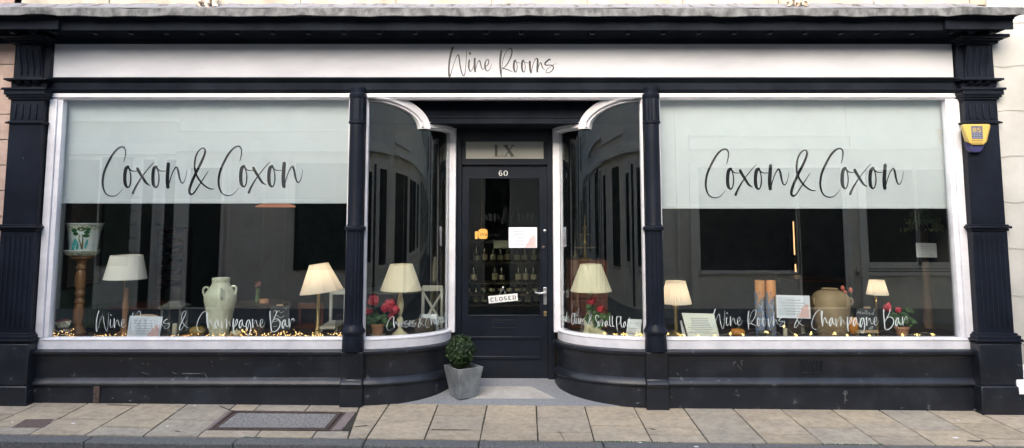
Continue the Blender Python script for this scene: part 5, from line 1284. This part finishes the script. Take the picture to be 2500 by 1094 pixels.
bs=thing('brass_scales','tall brass scales standing on the mahogany cabinet','scales',(X(1428,630,Yc),Yc+.15,zt_))
LP('scale_base','dullbrass',bs,1428,Yc+.12,[(20,637),(20,633),(14,630),(4,628),(3,600),(6,594),(3,588),(3,560),(5,556),(1.5,550),(1,525)],pyref=600)
mb=MB(); a=P(1414,572,Yc+.12); b=P(1442,572,Yc+.12); mb.tube([a,b],.006,6); mb.build('beam_arm','dullbrass',bs)
for c in (a,b): mb=MB(); mb.lathe([(.01,c.z-.16),(.05,c.z-.155),(.055,c.z-.145)],c.x,c.y,14,caps=False); mb.tube([c,(c.x,c.y,c.z-.15)],.002,4); mb.build('scale_pan','dullbrass',bs)
# -- right window
lampset('lit ivory pleated lamp on a brass column beside the right column',.34,1650.5,(23.5,687,37,740),[(22,822),(22,816),(14,812),(5,808),(4.5,800),(4,760),(7,756),(7.5,750),(8,748),(8,746),(5,744)],'pleat','dullbrass',cxb=1651,lit=1,seg=160,flute=(40,.02),bulbr=.016)
lampset('small lit ivory pleated lamp on a thin brass stick in the right window',.36,2142,(17,685,25,718.5),[(12,822),(10,818),(4,814),(3,806),(2.2,790),(2,740),(4,735),(2.5,731),(4.5,728),(5.5,719)],'pleat','brass',cxb=2143,lit=1,seg=144,flute=(36,.025),bulbr=.011)
card('certificate','cream certificate with dark mount leaning beside the brass lamp','certificate',[(1664,764),(1743,766),(1757,824),(1680,823)],.15,.06,lines=9,m_='parch',panel=False,x0=.1,x1=.9,stand=True)
card('notice_card','mauve grey notice with dark back standing behind the cream certificate','notice',[(1660,783),(1664,783),(1676,822),(1667,822)],.22,.05,lines=0,panel=False,m_='papergrey')
nb=card('notice_card','white notice with pink corner on a wooden block between the tubes and tan jar','notice',[(1895,720),(1976,722),(1979,778),(1897,776)],.24,.02,blob=1,thick=.006)
mb=MB(); a,b=X(1898,777,.27),X(1981,777,.27); mb.box(a,b,.275,.32,Z(777,.27),Z(724,.27)); mb.build('wood_block','palewood',nb,bev=.002)
mb=MB(); mb.box(a+.1,b-.1,.27,.36,zdk,Z(778,.27)); mb.build('display_riser','darkwood',nb)
for cx,lab in ((1855,'left'),(1881.5,'right')):
    t=thing('bottle_tube','%s one of the two orange and blue cardboard bottle tubes'%lab,'bottle tube',base(cx,.36),'cardboard bottle tubes'); Yt=.36
    LP('tube_body','tubeblue',t,cx,Yt,[(11.5,822),(11.5,712)],pyref=760,seg=32)
    LP('tube_top','tubeorange',t,cx,Yt,[(11.7,724),(11.9,716),(11.9,687),(11.2,684.5),(1,684.5)],pyref=700,seg=32)
    k=mpp(740,Yt); x=X(cx,740,Yt)
    mb=MB()
    tm=lambda u,v,d,x=x,k=k:(x+(11.7*k+d)*math.sin(u/11.7),Yt-(11.7*k+d)*math.cos(u/11.7),Z(-v,Yt))
    for st in ([(-9,-712,5),(-5,-724,4),(-8,-738,3)],[(3,-714,3),(-1,-722,4),(2,-731,1)],[(6,-716,2.5),(9,-728,1.5)]): ribbon(mb,st,tm,n=4)
    mb.build('orange_flourish','tubeorange',t,smooth=0)
    mb=MB()
    for st in ([(-2,-790,1),(2,-770,1.2),(0,-750,1),(5,-735,.8)],[(2,-770,1),(7,-758,.8)],[(0,-750,1),(-6,-742,.8)]): ribbon(mb,st,tm,n=4)
    mb.build('leaf_print','papergrey',t,smooth=0)
am2=thing('earthenware_jar','large tan earthenware jar with small lugs in the right window','jar',base(2029,.34)); Ya=.34
LP('jar_body','amphora',am2,2028.5,Ya,[(33,822),(36,805),(41,780),(44,755),(44.5,735),(43,726),(38,718),(30,712),(22,709),(18,708),(17,707),(19,706),(19.5,704.5),(17,703.5),(14,706)],pyref=760,seg=44,smooth=60)
for s in (-1,1):
    k=mpp(735,Ya); x0_=X(2028.5,735,Ya); mb=MB(); pts=[(x0_+s*38*k,Ya-.03,Z(727,Ya)),(x0_+s*45*k,Ya-.05,Z(729,Ya)),(x0_+s*47*k,Ya-.05,Z(737,Ya)),(x0_+s*43*k,Ya-.04,Z(743,Ya))]; mb.tube([tuple(p) for p in crom(pts,4)],.011,8); mb.build('handle','amphora',am2)
tv=thing('tulip_bunch','three pink tulips in a dark vase behind the tan jar','flowers',base(2072,.6))
LP('vase','darkwood',tv,2073,.6,[(12,818),(14,790),(9,770),(8,766)],pyref=790)
for px,py in ((2057,704),(2063,715),(2077,709)):
    c=P(px,py,.6); mb=MB(); mb.tube([P(2073,770,.6),P(px+3,py+25,.6),c],.004,5); s_=mb.build('stem','leaf',tv); mb=MB(); mb.ball(c,.019,.019,.028,10,8,.06); mb.build('tulip_head','pinkpetal',tv)
random.seed(31)
geranium('faded red geranium in a terracotta pot at the right end of the window',2202,.36,(17,797,12),[(2166,751,8,34),(2168,745,6,20),(2193,757,7,24)],[(2205,775,17,34),(2180,770,12,16),(2217,757,10,12),(2222,785,14,18),(2190,785,12,14)],saucer=False)
md=thing('metal_dish','low pale metal dish with coiled handle between the pumpkin and the candle','dish',base(1877,.2))
LP('dish_bowl','rgrey',md,1868,.2,[(14,822),(17,812),(16,808),(13,812)],pyref=815); mb=MB(); k=mpp(812,.2); x=X(1893,812,.2); mb.tube([(x+12*k*math.cos(a*.5),.2+.02*math.sin(a),zdk+.022+8*k*math.sin(a*.5)) for a in range(12)],.004,6); mb.build('dish_handle','clearwire',md)
fb=thing('hanging_plant','leafy trailing plant on a tall stand behind the right window','plant',P(2255,540,.8)); random.seed(4)
mb=MB()
for k in range(70):
    a=random.uniform(0,2*math.pi); c0=P(2250,512,.62); l_=random.uniform(.08,.2); p=[]
    for i in range(5):
        q_=i/4; p.append(Vector((c0.x+math.cos(a)*l_*q_*1.15,.62-abs(math.sin(a))*l_*q_*.6,c0.z+.03*math.sin(q_*3)-l_*.95*q_*q_)))
    for i in range(1,5):
        for s in (-1,1):
            c=p[i]+Vector((s*.012,0,-.008)); t_=Vector((s*.5+random.uniform(-.3,.3),random.uniform(-.3,.3),-1)).normalized(); b_=t_.cross(Vector((random.uniform(-.4,.4),1,0))).normalized(); L0=random.uniform(.026,.05)
            mb.add([c,c+t_*L0*.5+b_*L0*.25,c+t_*L0,c+t_*L0*.5-b_*L0*.25],[(0,1,2,3)])
mb.build('foliage','fern',fb,smooth=0)
LP('plant_bowl','darkwood',fb,2258,.8,[(18,562),(24,556),(25,545),(24,540)],pyref=530,caps=True)
LP('stand_pole','brownwood',fb,2262,.8,[(20,860),(18,830),(12,800),(13,740),(9,690),(8,640),(7,600),(9,560),(18,550),(26,547),(27,545)],pyref=700)
card('paper_notice','small grey paper taped inside at the right end of the window, below the plant','notice',[(2236,593),(2286,594),(2288,629),(2238,628)],.7,.0,lines=4,m_='papergrey',panel=False)
mb=MB(); x0,x1=X(1945,700,1.9),X(2062,700,1.9); zb2=Z(688,1.9); mb.box(x0,x1,1.9,2.4,zfl,zb2); bc=thing('bar_counter','dark bar counter deep behind the tan jar','counter',((x0+x1)/2,2.1,zfl)); mb.build('counter_body','darkwood',bc); mb=MB(); mb.box(x0-.03,x1+.03,1.86,2.44,zb2,zb2+.035); mb.build('counter_top','redwood',bc,bev=.005)
# -- behind the door
sh2=thing('bottle_shelf','dark shelf unit of labelled wine bottles behind the door glass','shelf',(0,2.6,zfl)); Ys=2.6
mb=MB(); x0,x1=X(1110,650,Ys),X(1360,650,Ys); rows=[688,716,742,640,590]
for py in rows: mb.box(x0,x1,Ys-.15,Ys+.2,Z(py,Ys)-.02,Z(py,Ys))
mb.box(x0-.03,x0,Ys-.15,Ys+.2,zfl,Z(560,Ys)); mb.box(x1,x1+.03,Ys-.15,Ys+.2,zfl,Z(560,Ys)); mb.build('shelf_frame','darkwood',sh2)
random.seed(12)
nb_=0
for py in rows[:4]:
    x=x0+.05
    while x<x1-.05:
        if random.random()<.72:
            z0=Z(py,Ys)+.002; mb=MB(); r=.037; hgt=random.uniform(.24,.27) if py!=716 else .14
            yb_=Ys+random.uniform(-.06,.02)
            mb.lathe([(r,z0),(r,z0+hgt*.58),(.014,z0+hgt*.75),(.013,z0+hgt),(.001,z0+hgt)],x,yb_,14); b=tag(mb.build('wine_bottle','bottle',None),'dark labelled wine bottle on the shelves behind the door glass','bottle','bottles on the shelves behind the door')
            mb=MB(); lh=random.uniform(.05,.085)*(.6 if py==716 else 1); mb.lathe([(r+.001,z0+.03),(r+.001,z0+.03+lh)],x,yb_,14,caps=False); mb.build('label','label',b); nb_+=1
        x+=random.uniform(.085,.12)
wl=thing('wall_lamp','small amber wall lamp glowing behind the door glass','wall lamp',P(1182,572,1.9)); 
LP('lamp_glass','ember',wl,1179,1.9,[(8,583),(11,580),(11.5,566),(10,561),(5,559)],pyref=570,seg=24,smooth=60)
mb=MB(); a=P(1160,583,1.95); b=P(1166,565,1.95); mb.box(a.x,b.x,1.9,1.97,a.z,b.z); mb.build('lamp_glass','ember',wl)
mb=MB(); c=P(1176,560,1.95); mb.tube([c,c+Vector((0,0,.3)),(c.x,1.95,zcl)],.006); mb.build('lamp_arm','dullbrass',wl)
card('notice_card','white notice with pink corner fixed on the door glass','notice',[(1242,555),(1311,555),(1311,605),(1242,605)],YD+.012,0,blob=1,thick=.002,lines=5)
cs=thing('closed_sign','white CLOSED sign hanging askew on the door glass','sign',P(1228,730,YD))
c4=[P(1193.5,741,YD-.012),P(1264.5,734,YD-.012),P(1263,716.5,YD-.012),P(1192,723.5,YD-.012)]
mb=MB(); mb.hexa(c4,[p+Vector((0,.008,0)) for p in c4]); mb.build('sign_board','chalk',cs,bev=.001)
def smap(u,v,d):
    a=c4[0].lerp(c4[1],u/71); b=c4[3].lerp(c4[2],u/71); return a.lerp(b,v/17.5)+Vector((0,-d,0))
L2={'C':[[(7,11,1.2),(6,12.6,1.2),(4,13,1.4),(1.6,11,2),(1.2,8.5,2.2),(1.6,6,2),(4,4.2,1.4),(6.5,4.8,1.1),(7.4,6,1)]],'L':[[(2.4,13,2),(2.4,4.5,2)],[(.8,13,.8),(4.2,13,.8)],[(.8,4.4,.9),(7,4.4,.9),(7.2,6.4,.9)]],
'O':[[(4.2,13,1.3),(1.8,11.5,2),(1.2,8.7,2.2),(1.8,5.8,2),(4.2,4.3,1.3),(6.6,5.8,2),(7.2,8.7,2.2),(6.6,11.5,2),(4.2,13,1.3)]],'S':[[(6.6,10.8,1),(6,12.4,1.1),(4,13,1.3),(1.8,11.6,1.8),(2.6,9.6,1.9),(5.6,8,1.9),(6.8,6,1.8),(4.6,4.3,1.3),(2,4.8,1.1),(1.2,6.4,1)]],
'E':[[(2.4,13,2),(2.4,4.5,2)],[(.8,13,.9),(7,13,.9),(7,11.2,.8)],[(.8,4.4,.9),(7.2,4.4,.9),(7.3,6.2,.8)],[(2.4,8.8,.9),(5.4,8.8,.9)]],'D':[[(2.4,13,2),(2.4,4.5,2)],[(.8,13,.9),(4.4,12.8,1),(7,11,1.8),(7.4,8.7,2.1),(7,6.2,1.8),(4.4,4.5,1),(.8,4.4,.9)]]}
mb=MB()
for i,ch in enumerate('CLOSED'):
    for st in L2[ch]: ribbon(mb,[(4+i*10.7+x*1.12,y*1.02-.2,w_*.95) for x,y,w_ in st],smap,n=1 if len(st)<=3 else 5,cap=False)
mb.build('sign_lettering','ink',cs,smooth=0)
mb=MB(); n0=P(1228,702,YD-.006)
mb.tube([P(1219,720,YD-.013),n0,P(1235,719,YD-.013)],.0014,5); mb.build('string','papergrey',cs); mb=MB(); mb.ball(n0,.011,.008,.011,12,8); mb.build('hook','chrome',cs)
# poster text on the door glass
def bfont(body,size,loc,m_,name,parent,sp=1):
    cu=bpy.data.curves.new(name,'FONT'); cu.body=body; cu.size=size; cu.extrude=.0006; cu.space_line=sp
    o=bpy.data.objects.new('tmp',cu); col.objects.link(o); dg=bpy.context.evaluated_depsgraph_get(); me=bpy.data.meshes.new_from_object(o.evaluated_get(dg)); bpy.data.objects.remove(o)
    me.transform(__import__('mathutils').Matrix.Translation(loc)@__import__('mathutils').Matrix.Rotation(R(90),4,'X')); me.name=name; me.materials.clear(); me.materials.append(M[m_])
    o=bpy.data.objects.new(name,me); col.objects.link(o); o.parent=parent; o.location=-parent.location; return o
pt=thing('wine_poster','faint dark Wines by the glass lettering and grey slip inside the door','poster',P(1200,580,YD+.06))
mb=MB(); a=P(1205,606,YD+.06); b=P(1240,587,YD+.06); mb.box(a.x+.0,b.x,YD+.06,YD+.063,a.z,b.z); mb.build('sheet','rgrey',pt,smooth=0)
bfont('Wines by\n the glass',.050,P(1171,577,YD+.0582),'ink','poster_lettering',pt,1.2)

# ================================================================== STREET OPPOSITE (seen in the glass)
B=8.08
def XR(px): return X(px,530,B)
def ZR(py): return Z(py,B)
def facade(label, xa0, xb0, wallm, rects, zt=6.3, trims=(), z0=-.3, upper=True, name='townhouse', courses=None, plinth=None):
    t=thing(name,label,'building',((xa0+xb0)/2,-9,0),'buildings across the street'); Yf=-8.0
    mb=MB(); mb.box(xa0,xb0,Yf-4,Yf,z0,zt); w_=mb.build('wall',wallm,t,smooth=0)
    for (a,b,c,d,m_) in rects:
        mb=MB(); mb.box(a,b,Yf-.05,Yf+.012,c,d); f_=mb.build('window',m_,t,smooth=0)
        mb=MB(); e=.05
        for q in ((a-e,a,c-e,d+e),(b,b+e,c-e,d+e),(a,b,d,d+e),(a-e,b+e,c-e*1.4,c)): mb.box(q[0],q[1],Yf-.02,Yf+.05,q[2],q[3])
        if d-c<1.7 and b-a>.5 or m_=='opp_green': 
            mb.box((a+b)/2-.02,(a+b)/2+.02,Yf,Yf+.03,c,d); mb.box(a,b,Yf,Yf+.028,(c+d)/2-.02,(c+d)/2+.02)
        mb.build('window_surround','opp_trim' if m_!='opp_green' else 'opp_green',f_,smooth=0)
    for (a,b,c,d,p) in trims:
        mb=MB(); mb.box(a,b,Yf-.05,Yf+p,c,d); mb.build('moulding','opp_trim',t,bev=.01)
    if courses:
        for (a,b) in courses:
            mb=MB(); zz=-.1
            while zz<3.3: mb.box(a,b,Yf-.02,Yf+.03,zz+.012,zz+.245); zz+=.27
            mb.build('quoins','opp_stone',t,bev=.012)
    if plinth: mb=MB(); mb.box(xa0,xb0,Yf-.02,Yf+.04,z0,plinth); mb.build('plinth','opp_grey',t)
    mb=MB(); mb.prism([(xa0-.1,zt),(xb0+.1,zt),(xb0+.1,zt+.12),(xa0-.1,zt+.12)],-12.1,Yf+.15); mb.prism([(xa0,zt+.12),(xb0,zt+.12),(xb0,zt+.4),(xa0,zt+.4)],-11.5,-9.2); mb.build('roof','roof',t)
    return t
zo=ZR(400); zp=ZR(765)
x_=lambda a:XR(a)
facade('ashlar fronted shop across the street with banded quoins, reflected in the left window',x_(-500),x_(428),'opp_stone',
 [(x_(160),x_(240),zp,ZR(390),'opp_dark'),(x_(250),x_(314),ZR(640),ZR(390),'opp_green'),(x_(346),x_(374),zp,ZR(390),'opp_dark'),(x_(402),x_(427),zp,ZR(390),'opp_dark'),(x_(-380),x_(-200),ZR(660),ZR(390),'opp_dark')]+[(x_(a),x_(a+60),4.45,5.1,'opp_dark') for a in (-350,-150,50,250)],
 courses=[(x_(-100),x_(158)),(x_(316),x_(345)),(x_(375),x_(401))],trims=[(x_(-500),x_(428),ZR(378),ZR(352),.12),(x_(-500),x_(428),ZR(300),ZR(292),.2)],plinth=zp,zt=7.8)
facade('cream building across the street with a tall dark doorway, reflected in the left window',x_(429),x_(1010),'opp_cream',
 [(x_(462),x_(541),-.1,ZR(410),'opp_dark'),(x_(727),x_(905),ZR(650),ZR(405),'opp_green')]+[(x_(a),x_(a+62),4.45,5.2,'opp_dark') for a in (500,680,860)],
 trims=[(x_(432),x_(456),-.1,ZR(380),.06),(x_(556),x_(562),zp,ZR(380),.05),(x_(640),x_(645),zp,ZR(395),.03),(x_(695),x_(700),zp,ZR(395),.03),(x_(429),x_(1010),ZR(372),ZR(345),.15),(x_(429),x_(1010),ZR(322),ZR(318),.1)],plinth=zp,zt=5.5)
facade('grey stone building across the street, reflected in the door glass',x_(1012),x_(1545),'opp_stone',
 [(x_(1060),x_(1130),ZR(640),ZR(420),'opp_dark'),(x_(1180),x_(1245),-.1,ZR(400),'opp_dark'),(x_(1330),x_(1490),ZR(650),ZR(410),'opp_dark')]+[(x_(a),x_(a+60),4.45,5.1,'opp_dark') for a in (1060,1240,1420)],trims=[(x_(1012),x_(1545),ZR(372),ZR(350),.1)],plinth=zp,zt=5.2)
facade('cream stucco shop across the street with a wide dark window, reflected in the right window',x_(1547),x_(2075),'opp_cream',
 [(x_(1706),x_(1942),ZR(660),ZR(410),'opp_dark'),(x_(1950),x_(2056),-.1,ZR(410),'opp_dark')]+[(x_(a),x_(a+75),4.5,5.1,'opp_dark') for a in (1590,1760,1930)],
 trims=[(x_(1651),x_(1657),zp,ZR(245),.09),(x_(1684),x_(1700),zp,ZR(398),.05),(x_(1684),x_(2075),ZR(366),ZR(360),.22),(x_(1684),x_(2075),ZR(360),ZR(335),.12),(x_(1684),x_(2075),ZR(335),ZR(331),.2),(x_(2062),x_(2073),-.1,ZR(400),.08)],plinth=zp,zt=5.45)
facade('cream panelled shopfront across the street, reflected beside the trailing plant',x_(2077),x_(2900),'opp_cream',
 [(x_(2114),x_(2232),ZR(640),ZR(415),'opp_dark'),(x_(2240),x_(2420),ZR(640),ZR(415),'opp_dark'),(x_(2090),x_(2800),ZR(664),ZR(655),'opp_dark'),(x_(2500),x_(2680),ZR(640),ZR(415),'opp_dark')]+[(x_(a),x_(a+75),4.5,5.1,'opp_dark') for a in (2110,2300,2500,2700)],
 trims=[(x_(2077),x_(2900),ZR(366),ZR(332),.14),(x_(2094),x_(2111),ZR(760),ZR(410),.07)],plinth=zp,zt=7.8)
def plainrow(label,a,b,m_,zt,seed):
    random.seed(seed); rs=[]; x=a+.8
    while x<b-1.8: rs.append((x,x+1.0,4.3,5.7,'opp_dark')); rs.append((x-.1,x+1.3,.6,2.8,'opp_dark' if random.random()<.6 else 'opp_green')); x+=2.5
    facade(label,a,b,m_,rs,zt=zt,trims=[(a,b,3.1,3.35,.15)],plinth=.3)
plainrow('plain grey house row far along the street to the left',-26,x_(-502),'opp_cream',12,1)
plainrow('plain cream house row far along the street to the right',x_(2902),27,'opp_cream',12,2)

for sx,lab in ((-1,'unseen tall pale block added to hide reflected sky at the far left end of the street'),(1,'unseen tall pale block added to hide reflected sky at the far right end of the street')):
    t=thing('townhouse',lab,'building',(sx*28,-4,0),'buildings across the street'); a,b=sorted((sx*27.5,sx*33))  # unseen block added so the curved glass reflects no sky down the street
    mb=MB(); mb.box(a,b,-14,8,-.3,14); mb.build('wall','opp_cream' if sx>0 else 'opp_stone',t,smooth=0)
    xf=sx*27.5
    for k in range(5):
        for zz in (.8,3.9,6.6):
            mb=MB(); a,b=sorted((xf-sx*.02,xf+sx*.1)); mb.box(a,b,-11+k*3,-9.9+k*3,zz,zz+1.7); mb.build('window','opp_dark',t,smooth=0)

# ================================================================== WORLD, SUN, CAMERA
w = bpy.data.worlds.new('World'); sc.world = w; w.use_nodes = True
nt = w.node_tree; bg = nt.nodes['Background']; sky = nt.nodes.new('ShaderNodeTexSky'); sky.sky_type='NISHITA'; sky.sun_disc=False
EL, AZ = 29, 197     # azimuth measured clockwise from +Y
sky.sun_elevation=R(EL); sky.sun_rotation=R(AZ); sky.dust_density=3.0; sky.ozone_density=1.0; sky.air_density=1.0
nt.links.new(sky.outputs[0], bg.inputs[0]); bg.inputs[1].default_value=.15
sl_=bpy.data.lights.new('sun','SUN'); sl_.energy=0.5; sl_.angle=R(50); sl_.color=(1,.965,.92)
so=bpy.data.objects.new('sun',sl_); col.objects.link(so)
dv=Vector((math.sin(R(AZ))*math.cos(R(EL)), math.cos(R(AZ))*math.cos(R(EL)), math.sin(R(EL))))
so.rotation_euler=(-dv).to_track_quat('-Z','Y').to_euler(); so.location=(0,-5,12)
cam=bpy.data.cameras.new('camera'); co=bpy.data.objects.new('camera',cam); col.objects.link(co)
co.location=CAM; co.rotation_euler=(R(90)+PITCH,0,0); cam.sensor_width=36; cam.lens=F/2500*36
cam.shift_x=(1250-CX)/2500; cam.shift_y=-(547-Y0)/2500; cam.clip_end=600; cam.clip_start=.05
sc.camera=co
sc.view_settings.view_transform='Standard'; sc.view_settings.look='None'; sc.view_settings.exposure=2.05; sc.view_settings.gamma=1
sc.cycles.use_denoising=True
sc.cycles.max_bounces=8; sc.cycles.transparent_max_bounces=24
